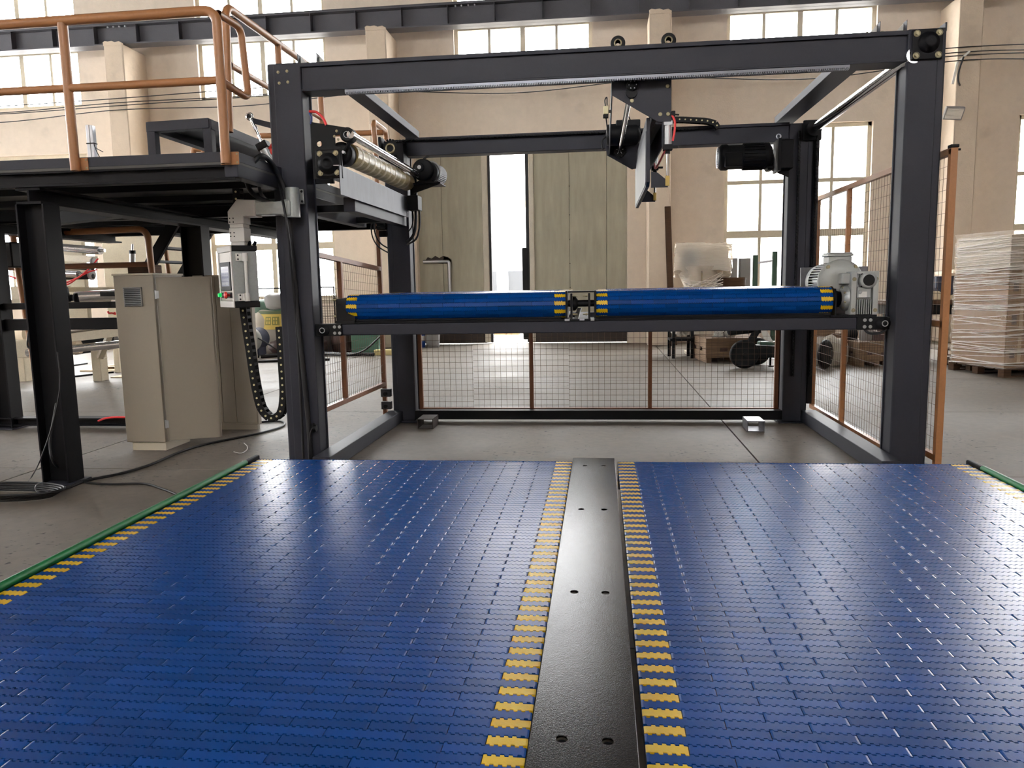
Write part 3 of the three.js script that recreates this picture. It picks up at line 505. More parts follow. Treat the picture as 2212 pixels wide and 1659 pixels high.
// ================================================================ PUSHER CARRIAGE UNDER THE TOP BEAMS
{
  const c = thing('pusher_carriage', 'dark pusher carriage with pale slanting push plate hanging from the gantry top beam', 'pusher carriage');
  const zf = -6.4;
  mesh('front_plate', plate([[0.1, 3.09], [0.1, 2.97], [0.458, 2.752], [0.56, 2.752], [0.56, 3.09]], 'xy', zf, 0.012, 0.002), M.paint, c);
  const fp = mesh('rear_plate', plate([[0.03, 3.0], [0.075, 2.795], [0.325, 2.647], [0.4, 2.66], [0.47, 3.0]], 'xy', -8.2, 0.012, 0.002), M.paint, c);
  mesh('end_plate', plate([[zf, 3.09], [zf, 2.972], [-8.19, 2.8], [-8.19, 2.99]], 'zy', 0.092, 0.01, 0.002), M.paint, c);
  for (const x of [0.143, 0.531]) {
    const w = mesh('top_wheel', lathe([x, 3.348, ZF - 0.16], [x, 3.348, 0], [[0.02, 0.075], [0.05, 0.075], [0.057, 0.07], [0.057, 0.055], [0.05, 0.052], [0.05, 0], [0.02, 0]], 32), M.black, c);
    mesh('hub_ring', ring([x, 3.348, ZF - 0.083], [0, 0, 1], 0.026, 0.006, 22, 6), M.zinc, w);
  }
  const pw = mesh('pinion', [lathe([0.257, 3.035, zf + 0.01], [0.257, 3.035, 0], [[0.0001, 0.05], [0.012, 0.052], [0.024, 0.05], [0.026, 0.04], [0.04, 0.04], [0.045, 0.03], [0.05, 0.0]], 28), cyl([0.25, 2.985, zf + 0.01], [0.25, 2.985, zf + 0.035], 0.045, 24)], M.black, c);
  for (let i = 0; i < 6; i++) { const a = i * Math.PI / 3; mesh('spoke_mark', B(0.257 + 0.028 * Math.cos(a) - 0.004, 0.257 + 0.028 * Math.cos(a) + 0.004, 3.035 + 0.028 * Math.sin(a) - 0.004, 3.035 + 0.028 * Math.sin(a) + 0.004, zf + 0.049, zf + 0.053, 0.001), M.steel, pw); }
  for (const [x, y] of [[0.253, 2.923], [0.474, 2.81], [0.535, 2.81], [0.53, 3.02]]) mesh('bolt', [ring([x, y, zf + 0.014], [0, 0, 1], 0.012, 0.004, 16, 5), cyl([x, y, zf + 0.01], [x, y, zf + 0.018], 0.01, 10)], M.zinc, c);
  mesh('cross_shaft', cyl([0.235, 2.95, zf], [0.2, 2.84, -8.12], 0.024, 20), M.chrome, c);
  const sp = [cyl([0.2, 2.835, -8.185], [0.2, 2.835, -8.16], 0.06, 26)]; for (let i = 0; i < 20; i++) { const a = i / 20 * Math.PI * 2; sp.push(B(-0.006, 0.006, 0.056, 0.07, -0.01, 0.01, 0.002).rotateZ(a).translate(0.2, 2.835, -8.172)); }
  mesh('rear_sprocket', sp, M.black, c);
  for (let i = 0; i < 5; i++) { const a = i * Math.PI * 0.4 + 0.3; mesh('spoke_mark', bar([0.2 + 0.02 * Math.cos(a), 2.835 + 0.02 * Math.sin(a), -8.156], [0.2 + 0.04 * Math.cos(a), 2.835 + 0.04 * Math.sin(a), -8.156], 0.006, 0.006, 0.001), M.steel, c); }
  // drive motor on the rear beam and its wiring
  mesh('drive_motor', [lathe([0.06, 2.97, -8.05], [2, 2.97, -8.05], [[0.0001, 0], [0.1, 0.01], [0.105, 0.05], [0.105, 0.3], [0.08, 0.34], [0.0001, 0.345]], 26), B(0.16, 0.4, 3.03, 3.1, -8.12, -7.98, 0.01)], M.black, c);
  mesh('wiring', [hose([[0.3, 3.1, -8.0], [0.28, 3.13, -7.98], [0.24, 3.12, -7.97], [0.22, 3.05, -7.95]], 0.006, 20), hose([[0.06, 2.95, -8.0], [0.02, 2.9, -7.98], [0.03, 2.82, -7.98]], 0.008, 16), hose([[0.38, 3.0, -7.93], [0.4, 2.93, -7.92], [0.43, 2.88, -7.94]], 0.008, 16)], M.cable, c);
  // long beams running front to back
  mesh('channel_beam', [plate([[zf - 0.005, 2.76], [zf - 0.005, 2.56], [-8.18, 2.62], [-8.18, 2.86]], 'zy', 0.49, 0.012), plate([[zf - 0.01, 2.76], [-8.18, 2.86], [-8.18, 2.84], [zf - 0.01, 2.74]], 'zy', 0.44, 0.06)], M.paint, c);
  mesh('guide_bar', bar([0.43, 2.8, zf - 0.01], [0.43, 2.78, -8.17], 0.04, 0.06), M.paintDark, c);
  // push plate: thin tray, pale worn inner face
  mesh('push_plate', plate([[-6.45, 2.8], [-6.45, 2.3], [-6.52, 2.27], [-8.35, 2.27], [-8.35, 2.8]], 'zy', 0.37, 0.03, 0.003), M.paint, c);
  const pf = mesh('wear_face', plate([[-6.47, 2.7], [-6.47, 2.31], [-6.53, 2.285], [-8.33, 2.285], [-8.33, 2.7]], 'zy', 0.365, 0.006, 0.001), M.brushed, c); pf.userData.label = 'pale scuffed wear strip';
  mesh('plate_hinge', [bar([0.39, 2.8, -6.5], [0.44, 2.84, -6.5], 0.05, 0.01), bar([0.39, 2.8, -8.1], [0.44, 2.84, -8.1], 0.05, 0.01)], M.paint, c);
  // two air cylinders with rods down to gusset brackets on the push plate
  for (const [z, x, yt, yb, yr] of [[-6.42, 0.536, 2.745, 2.57, 2.28], [-8.12, 0.552, 2.79, 2.655, 2.34]]) {
    const cy = mesh('air_cylinder', [cyl([x, yt, z], [x, yb, z], 0.03, 20), B(x - 0.035, x + 0.035, yt - 0.02, yt + 0.02, z - 0.03, z + 0.03, 0.004)], M.alu, c);
    mesh('end_block', [B(x - 0.036, x + 0.036, yb - 0.035, yb + 0.01, z - 0.034, z + 0.034, 0.004), B(x + 0.036, x + 0.08, yb - 0.02, yb, z - 0.01, z + 0.01, 0.003), cyl([x, yb - 0.06, z], [x, yb - 0.03, z], 0.02, 14)], M.black, cy);
    mesh('rod', cyl([x, yb - 0.05, z], [x, yr + 0.05, z], 0.011, 14), M.chrome, cy);
    mesh('clevis', [B(x - 0.017, x + 0.017, yr - 0.02, yr + 0.06, z - 0.014, z + 0.014, 0.004), cyl([x, yr, z - 0.02], [x, yr, z + 0.02], 0.009, 10)], M.brass, cy);
    mesh('bracket', plate([[x - 0.13, yr - 0.03], [x + 0.005, yr - 0.03], [x - 0.01, yr + 0.03], [x - 0.075, yr + 0.085], [x - 0.13, yr + 0.1]], 'xy', z - 0.006, 0.01, 0.002), M.paint, c);
  }
  mesh('air_hose', [hose([[0.565, 2.8, -6.38], [0.585, 2.75, -6.37], [0.585, 2.68, -6.37], [0.57, 2.6, -6.37]], 0.009, 24)], M.redHose, c);
  mesh('air_hose', [hose([[0.52, 2.54, -6.4], [0.49, 2.49, -7.0], [0.54, 2.68, -8.05]], 0.009, 24)], M.redHose, c);
  mesh('hose_fitting', [B(0.56, 0.59, 2.79, 2.83, -6.41, -6.37, 0.005), cyl([0.585, 2.805, -6.39], [0.62, 2.8, -6.39], 0.006, 8)], M.black, c);
  const s = mesh('sensor', B(0.028, 0.07, 2.825, 2.89, -6.41, -6.37, 0.004), M.zinc, c);
  mesh('sensor_base', B(0.026, 0.068, 2.8, 2.825, -6.41, -6.37, 0.003), M.black, s); mesh('sensor_cable', [hose([[0.045, 2.89, -6.39], [0.042, 2.94, -6.39], [0.055, 2.96, -6.39], [0.058, 2.9, -6.39]], 0.005, 18), hose([[0.05, 2.8, -6.39], [0.06, 2.74, -6.5], [0.07, 2.72, -6.7]], 0.005, 12), B(0.068, 0.09, 2.84, 2.86, -6.4, -6.38, 0.002)], M.cable, s);
}
// ---------------------------------------------------------------- hoist motor, cable chain on the far beam
{
  const m = thing('hoist_motor', 'long black finned hoist motor lying under the far gantry beam on the right', 'motor');
  const y = 2.725, z = -8.16, fins = [lathe([1.2, y, z], [3, y, z], [[0.0001, -0.02], [0.1, -0.015], [0.125, 0.01], [0.128, 0.06], [0.118, 0.08], [0.118, 0.42], [0.13, 0.43], [0.13, 0.47], [0.09, 0.5], [0.0001, 0.52]], 30)];
  for (let i = 0; i < 22; i++) { const a = i / 22 * Math.PI * 2; fins.push(B(1.42, 1.62, 0.114, 0.132, -0.003, 0.003, 0.001).rotateX(a).translate(0, y, z)); }
  mesh('motor_body', fins, M.black, m);
  mesh('fan_grille', [0.03, 0.055, 0.08, 0.1].map((r) => ring([1.177, y, z], [1, 0, 0], r, 0.005, 24, 5)), M.steel, m);
  mesh('terminal_box', [B(1.23, 1.4, y - 0.11, y + 0.03, z + 0.09, z + 0.145, 0.01)], M.black, m);
  mesh('mounting_foot', [B(1.64, 1.71, y - 0.15, y - 0.1, z - 0.05, z + 0.12, 0.02), B(1.74, 1.77, y - 0.16, y + 0.15, z - 0.12, z + 0.14, 0.004), plate([[1.7, 2.6], [1.89, 2.52], [1.89, 2.9], [1.77, 2.9]], 'xy', z - 0.08, 0.01)], M.paintDark, m);
  mesh('gearbox', [B(1.77, 1.895, y - 0.14, y + 0.14, z - 0.13, z + 0.1, 0.012)], M.paintDark, m);
  mesh('lifting_eye', ring([1.745, y + 0.17, z + 0.1], [0, 0, 1], 0.02, 0.007, 16, 6), M.steel, m);
}
function dragChain(label, pts, w, h, step, pinSide) {
  const t = thing('cable_chain', label, 'cable chain');
  const c = new THREE.CatmullRomCurve3(pts.map(V), false, 'centripetal'), L = c.getLength(), n = Math.round(L / step);
  const P = c.getSpacedPoints(n);
  const g0 = [];
  for (const s of [-1, 1]) g0.push(B(-step * 0.55, step * 0.55, -h / 2, h / 2, s * w / 2 - 0.005, s * w / 2 + 0.005, 0.004));
  g0.push(B(-step * 0.2, step * 0.2, h / 2 - 0.008, h / 2, -w / 2, w / 2, 0.002), B(-step * 0.2, step * 0.2, -h / 2, -h / 2 + 0.008, -w / 2, w / 2, 0.002));
  const gl = join(g0), gp = join(cyl([0, 0, w / 2], [0, 0, w / 2 + 0.009], h * 0.14, 12));
  for (let i = 0; i < n; i++) {
    const a = P[i], b = P[i + 1], o = new THREE.Mesh(gl, M.rubber), d = b.clone().sub(a);
    o.name = 'link'; o.position.copy(a.clone().add(b).multiplyScalar(0.5)); o.rotation.z = Math.atan2(d.y, d.x); o.castShadow = o.receiveShadow = true; t.add(o);
    const p = new THREE.Mesh(gp, pinMat); p.name = 'pin'; p.castShadow = p.receiveShadow = true; o.add(p);
  }
  return t;
}
const pinMat = std(0xd3cd9c, 0.5, 0.2);
dragChain('black cable chain with pale pins lying over the far gantry beam right of the carriage', [[0.66, 3.12, -8.2], [0.8, 3.118, -8.2], [0.95, 3.105, -8.2], [1.08, 3.09, -8.2], [1.16, 3.06, -8.2], [1.18, 3.02, -8.2]], 0.06, 0.055, 0.055);
dragChain('black cable chain with pale pins hanging in a long U below the touch screen panel', [[-3.021, 2.4, -6.32], [-3.027, 2.065, -6.32], [-3.032, 1.678, -6.32], [-3.026, 1.333, -6.32], [-2.993, 0.946, -6.32], [-2.959, 0.624, -6.32], [-2.919, 0.461, -6.32], [-2.84, 0.388, -6.32], [-2.757, 0.429, -6.32], [-2.72, 0.563, -6.32], [-2.714, 0.884, -6.32], [-2.717, 1.178, -6.32]], 0.07, 0.062, 0.058);
// ================================================================ WIRE MESH FENCES
// frame in a local plane: origin o, along unit d, up y; posts at distances; wires every step
function fence(label, o, d, len, y0, y1, posts, ft, step, opt = {}) {
  const t = thing('mesh_fence', label, 'fence'), m = opt.mat ?? M.orange;
  const P = (s, y) => [o[0] + d[0] * s, o[1] + y, o[2] + d[2] * s];
  for (const [s, a, b] of posts) mesh('post', bar(P(s, a), P(s, b), ft, ft, 0.003), m, t);
  for (const [a, b, ya, yb] of opt.rails ?? [[0, len, y0, y0], [0, len, y1, y1]]) mesh('rail', bar(P(a, ya), P(b, yb), ft, ft, 0.003), m, t);
  const r = opt.r ?? 0.0017, ys = opt.ya ?? ((s) => y0), ye = opt.yb ?? ((s) => y1), wires = [];
  const wire = (a, b) => { const g = new THREE.CylinderGeometry(r, r, V(a).distanceTo(V(b)), 5, 1, true), q = new THREE.Quaternion().setFromUnitVectors(new THREE.Vector3(0, 1, 0), V(b).sub(V(a)).normalize()); return g.applyQuaternion(q).translate((a[0] + b[0]) / 2, (a[1] + b[1]) / 2, (a[2] + b[2]) / 2); };
  let k = 0;
  for (let s = step * 0.6; s < len; s += step) { k++; mesh('upright_wire', wire(P(s, ys(s)), P(s, ye(s))), M.wire, t); }
  const sp = opt.stepY ?? step, n = Math.floor((y1 - y0) / sp);
  for (const [a, b, off] of opt.sheets ?? [[0, len, 0]]) for (let i = 0; i <= n; i++) {
    const f = (i + 0.45 + off) / (n + 0.6); if (f > 0.995) continue;
    mesh('cross_wire', wire(P(a, ys(a) + (ye(a) - ys(a)) * f), P(b, ys(b) + (ye(b) - ys(b)) * f)), M.wire, t);
  }
  return t;
}
fence('wire mesh fence with orange frame closing the far side of the gantry', [-2.03, 0, -8.42], [1, 0, 0], 3.92, 0.12, 1.16, [[0.02, 0.1, 1.16], [1.27, 0.1, 1.16], [2.56, 0.1, 1.16], [3.89, 0.1, 1.16]], 0.042, 0.0635, { mat: M.orangeDark, sheets: [[0, 0.62, 0], [0.62, 1.68, 0.35], [1.68, 3.92, 0.1]] });
fence('tall wire mesh fence with orange frame behind the gear motor along the right side', [2.33, 0, -6.52], [0, 0, -1], 2.28, 0.12, 2.35, [[0.02, 0.1, 2.35], [1.2, 0.1, 2.35], [2.26, 0.1, 2.35]], 0.045, 0.064, { stepY: 0.086, rails: [[0, 2.28, 0.1, 0.1], [0, 2.28, 2.35, 2.35]], sheets: [[0, 1.2, 0], [1.2, 1.6, 0.05], [1.6, 2.28, 0.4]] });
fence('narrow wire mesh fence with orange post standing right outside the right front gantry column', [2.6, 0, -6.19], [0, 0, -1], 0.9, 0.12, 2.42, [[0.02, 0.0, 2.44], [0.88, 0.1, 2.42]], 0.05, 0.064, { stepY: 0.086, rails: [[0, 0.9, 0.1, 0.1], [0, 0.9, 2.42, 2.42], [0, 0.9, 1.14, 1.14]] });
one('post_cap', [B(2.57, 2.63, 2.442, 2.465, -6.24, -6.18, 0.004), B(2.575, 2.64, 2.4, 2.442, -6.245, -6.238, 0.002), cyl([2.625, 2.43, -6.21], [2.65, 2.43, -6.21], 0.008, 8)], M.black, 'black plastic cap on top of the orange post at the far right', 'cap');
fence('low hung wire mesh fence with orange frame along the left side of the gantry', [-2.44, 0, -6.5], [0, 0, -1], 1.96, 0.42, 1.76, [[0.6, 0.45, 1.75], [1.94, 0.0, 2.28]], 0.045, 0.062, { stepY: 0.086, mat: M.orangeDark, rails: [[0, 1.94, 0.43, 0.41], [0, 1.94, 1.79, 1.7]], ya: () => 0.43, yb: (s) => 1.79 - 0.046 * s });
// ================================================================ STEEL PLATFORM ON THE LEFT
{
  const p = thing('steel_platform', 'raised dark steel platform on thick legs at the left of the gantry', 'platform');
  const X0 = -7.6, X1 = -2.6, Z1 = -5.45, Z0 = -10.2;
  mesh('deck', B(X0, X1, 2.4, 2.42, Z0, Z1, 0.002), M.deck, p);
  mesh('toe_board', B(X0, X1, 2.42, 2.49, Z1 - 0.012, Z1, 0.002), M.paint, p);
  mesh('toe_board', B(X1 - 0.012, X1, 2.42, 2.49, -10.2, Z1 - 0.012, 0.002), M.paint, p);
  mesh('front_beam', [B(X0, X1 - 0.02, 2.385, 2.41, Z1 - 0.1, Z1 - 0.004, 0.003), B(X0, X1 - 0.02, 2.29, 2.31, Z1 - 0.1, Z1 - 0.004, 0.003), B(X0, X1 - 0.02, 2.3, 2.4, Z1 - 0.06, Z1 - 0.045, 0.002)], M.paintDark, p);
  mesh('edge_beam', B(X1 - 0.1, X1, 2.31, 2.405, -10.2, Z1 - 0.003, 0.006), M.paint, p);
  for (const x of [-4.27, -6.65]) mesh('long_beam', [B(x - 0.1, x + 0.1, 2.27, 2.29, -10.1, -5.47, 0.003), B(x - 0.1, x + 0.1, 2.17, 2.19, -10.1, -5.47, 0.003), B(x - 0.008, x + 0.008, 2.18, 2.28, -10.1, -5.47, 0)], M.paintDark, p);
  for (const z of [-7.87, -10.1]) mesh('cross_beam', Ibeam('x', z, 2.26, 2.4, 0.12, X0, X1 - 0.1), M.paintDark, p);
  for (const z of [-6.3, -7.1, -8.7, -9.4]) mesh('joist', B(X0, X1 - 0.1, 2.34, 2.4, z - 0.025, z + 0.025, 0.003), M.paintDark, p);
  mesh('brace', bar([-5.85, 2.25, -7.6], [-4.36, 2.25, -6.83], 0.12, 0.12), M.paintDark, p);
  for (const [x, z] of [[-4.27, -5.56], [-4.27, -7.87], [-6.65, -7.87], [-6.65, -5.56]]) {
    const l = mesh('leg', [B(x - 0.115, x - 0.1, 0.015, 2.17, z - 0.09, z + 0.09, 0.003), B(x + 0.1, x + 0.115, 0.015, 2.17, z - 0.09, z + 0.09, 0.003), B(x - 0.105, x + 0.105, 0.015, 2.17, z - 0.012, z + 0.012, 0.002)], M.paintDark, p);
    mesh('foot_plate', B(x - 0.15, x + 0.15, 0, 0.016, z - 0.13, z + 0.13, 0.003), M.paint, l);
  }
  mesh('floor_rail', [B(-7.6, -4.35, 0.035, 0.05, -7.95, -7.8, 0.002), B(-7.6, -4.35, 0.11, 0.125, -7.95, -7.8, 0.002), B(-7.6, -4.35, 0.04, 0.12, -7.88, -7.87, 0)], M.paintDark, p);
  mesh('mid_rail', B(-7.6, -4.35, 1.33, 1.4, -7.93, -7.83, 0.004), M.paintDark, p);
  mesh('mid_rail', B(-7.6, -4.35, 1.1, 1.225, -7.95, -7.83, 0.004), M.paintDark, p);
  // raised box-section step on the deck
  const r = mesh('raised_step', [bar([-3.7, 2.845, -6.22], [-3.17, 2.855, -6.22], 0.08, 0.08), bar([-3.19, 2.845, -6.19], [-3.19, 2.845, -9.6], 0.08, 0.08), bar([-3.68, 2.845, -6.19], [-3.68, 2.845, -9.6], 0.08, 0.08), bar([-3.68, 2.42, -6.22], [-3.68, 2.82, -6.22], 0.07, 0.07), bar([-3.19, 2.42, -6.22], [-3.19, 2.82, -6.22], 0.07, 0.07), B(-3.64, -3.23, 2.86, 2.875, -9.6, -6.25, 0.002), bar([-3.68, 2.42, -9.56], [-3.68, 2.82, -9.56], 0.07, 0.07), bar([-3.19, 2.42, -9.56], [-3.19, 2.82, -9.56], 0.07, 0.07), bar([-3.19, 2.5, -7.3], [-3.19, 2.82, -7.3], 0.07, 0.07), B(-3.23, -3.15, 2.42, 2.62, -9.6, -6.6, 0.004)], M.paint, p);
  r.userData.label = 'raised box-section step';
}
{
  const t = thing('upright_bar', 'short strapped grey metal bar standing upright on the platform deck', 'metal bar');
  const a = [-3.899, 2.538, -5.7], b = [-3.877, 2.772, -5.7];
  mesh('bar', [B(b[0] - 0.028, b[0] + 0.0, 2.42, b[1], -5.72, -5.68, 0.003), B(b[0] + 0.003, b[0] + 0.028, 2.42, b[1] - 0.005, -5.72, -5.68, 0.003)], M.steel, t);
  mesh('tie', [B(b[0] - 0.031, b[0] + 0.031, 2.63, 2.638, -5.724, -5.676, 0.001), hose([[b[0] + 0.03, 2.63, -5.68], [b[0] + 0.05, 2.6, -5.66], [b[0] + 0.12, 2.56, -5.65]], 0.003, 10), hose([[b[0] + 0.03, 2.63, -5.68], [b[0] + 0.06, 2.57, -5.66], [b[0] + 0.1, 2.5, -5.65]], 0.003, 10)], M.cable, t);
}
function footPlate(x, y, z, nx) { return nx ? [B(x - 0.004, x + 0.004, y - 0.045, y + 0.045, z - 0.1, z + 0.06, 0.002)] : [B(x - 0.055, x + 0.085, y - 0.045, y + 0.045, z - 0.004, z + 0.004, 0.002)]; }
{
  const h = thing('handrail', 'orange tubular handrail along the front edge of the platform, ending in a looped return', 'handrail');
  const z = -5.415, x1 = -2.665, x2 = -3.83;
  mesh('top_rail', pipe([[-7.4, 3.42, z], [x1, 3.445, z], [x1, 2.4, z]], 0.035, 0.1, 14), M.orange, h);
  mesh('mid_rail', pipe([[-7.4, 2.965, z], [x1, 2.975, z]], 0.029, 0.05, 12), M.orange, h);
  mesh('post', pipe([[x2, 2.39, z], [x2, 3.42, z]], 0.034, 0.05, 14), M.orange, h);
  mesh('return_loop', pipe([[x1, 3.43, z - 0.02], [x1 + 0.03, 3.42, -5.72], [x1 + 0.04, 2.925, -5.76], [x1, 2.97, z - 0.02]], 0.027, 0.07, 12), M.orange, h);
  for (const x of [x1, x2]) { const f = mesh('foot_plate', footPlate(x, 2.44, z - 0.03), M.orange, h); for (const dx of [-0.045, 0.072]) for (const dy of [-0.03, 0.03]) mesh('bolt', bolt([x + dx, 2.44 + dy, z - 0.026], [0, 0, 1], 0.005), M.zinc, f); }
}
{
  const h = thing('handrail', 'orange tubular handrail rising from the raised step, partly hidden by the left gantry column', 'handrail');
  const X = -3.13, b = [-3.13, 2.831, -6.452], t = [-3.13, 3.876, -6.531], e = [-3.13, 3.913, -8.738], m0 = [-3.13, 3.403, -6.547], m1 = [-3.13, 3.473, -8.676], q = [-3.13, 3.856, -7.595], qb = [-3.13, 2.961, -7.504];
  mesh('top_rail', pipe([[X, b[1], b[2]], [X, t[1], t[2]], [X, t[1] + 0.02, e[2]], [X, b[1] - 0.2, e[2]]], 0.034, 0.1, 14), M.orange, h);
  mesh('mid_rail', pipe([[X, m0[1], m0[2]], [X, m0[1], e[2]]], 0.028, 0.05, 12), M.orange, h);
  mesh('post', pipe([[X, b[1], q[2]], [X, t[1], q[2]]], 0.032, 0.05, 12), M.orange, h);
  mesh('foot_plate', footPlate(X - 0.035, b[1] + 0.035, b[2], 1), M.orange, h);
}
{
  const h = thing('handrail', 'orange looped handrail end at the far side of the platform above the wrapped roller', 'handrail');
  mesh('top_rail', pipe([[-4.263, 3.419, -9.6], [-2.666, 3.395, -9.6]], 0.034, 0.05, 12), M.orange, h);
  mesh('loop', pipe([[-2.678, 3.102, -9.3], [-2.696, 3.469, -9.3], [-2.767, 3.51, -10.1], [-2.769, 3.294, -10.1]], 0.033, 0.09, 12), M.orange, h);
  for (const p of [[-4.263, 3.419, -9.6], [-2.678, 3.102, -9.3]]) mesh('post', pipe([[p[0], 2.42, p[2]], [p[0], p[1], p[2]]], 0.03, 0.05, 10), M.orange, h);
  mesh('floor_loop', pipe([[-4.784, 3.089, -8.9], [-4.773, 3.158, -8.9], [-4.646, 3.153, -8.9], [-4.646, 3.084, -8.9]], 0.032, 0.07, 12), M.orange, h);
}
{
  const c = thing('air_cylinder', 'slanting air cylinder with chrome rod and ball eye beside the left gantry column', 'air cylinder');
  const e = [-2.986, 2.974, -6.55], j = [-2.877, 2.723, -6.55], k = [-2.742, 2.467, -6.55], d = V(e).sub(V(k)).normalize(), at = (p, t) => V(p).addScaledVector(d, t).toArray();
  mesh('rod_eye', [ring(e, [0, 0, 1], 0.026, 0.0095, 22, 8), cyl(at(e, -0.02), at(e, -0.09), 0.012, 14)], M.chrome, c);
  mesh('eye_bush', cyl([e[0], e[1], e[2] - 0.014], [e[0], e[1], e[2] + 0.014], 0.015, 16), M.black, c);
  mesh('lock_nut', cyl(at(e, -0.09), at(e, -0.12), 0.018, 6), M.steel, c);
  mesh('rod', cyl(at(e, -0.1), j, 0.011, 14), M.chrome, c);
  mesh('barrel', [cyl(j, k, 0.044, 22), ...[-1, 1].map((s) => cyl([j[0] + 0.036 * s, j[1], j[2] + 0.036], [k[0] + 0.036 * s, k[1], k[2] + 0.036], 0.006, 8))], M.alu, c);
  mesh('head_block', [bar(at(j, 0.03), at(j, -0.035), 0.1, 0.1, 0.008)], M.black, c);
  mesh('fitting', [cyl([j[0] + 0.06, j[1] - 0.03, j[2] + 0.02], [j[0] + 0.1, j[1] + 0.02, j[2] + 0.02], 0.012, 10), B(j[0] + 0.07, j[0] + 0.1, j[1] - 0.08, j[1] - 0.03, j[2], j[2] + 0.04, 0.006)], M.red, c);
}
{
  const a = thing('lever_arm', 'flat dark lever arm reaching from the air cylinder eye to the outfeed unit', 'lever');
  const p0 = [-2.984, 2.973, -6.6], p1 = [-2.758, 2.909, -6.6], p2 = [-2.761, 2.863, -6.6], p3 = [-2.987, 2.926, -6.6];
  mesh('arm', plate([[p3[0], p3[1]], [p2[0] + 0.3, p2[1] - 0.09], [p1[0] + 0.3, p1[1] - 0.02], [p1[0], p1[1]], [p0[0], p0[1]]], 'xy', -6.61, 0.012, 0.002), M.paint, a);
}
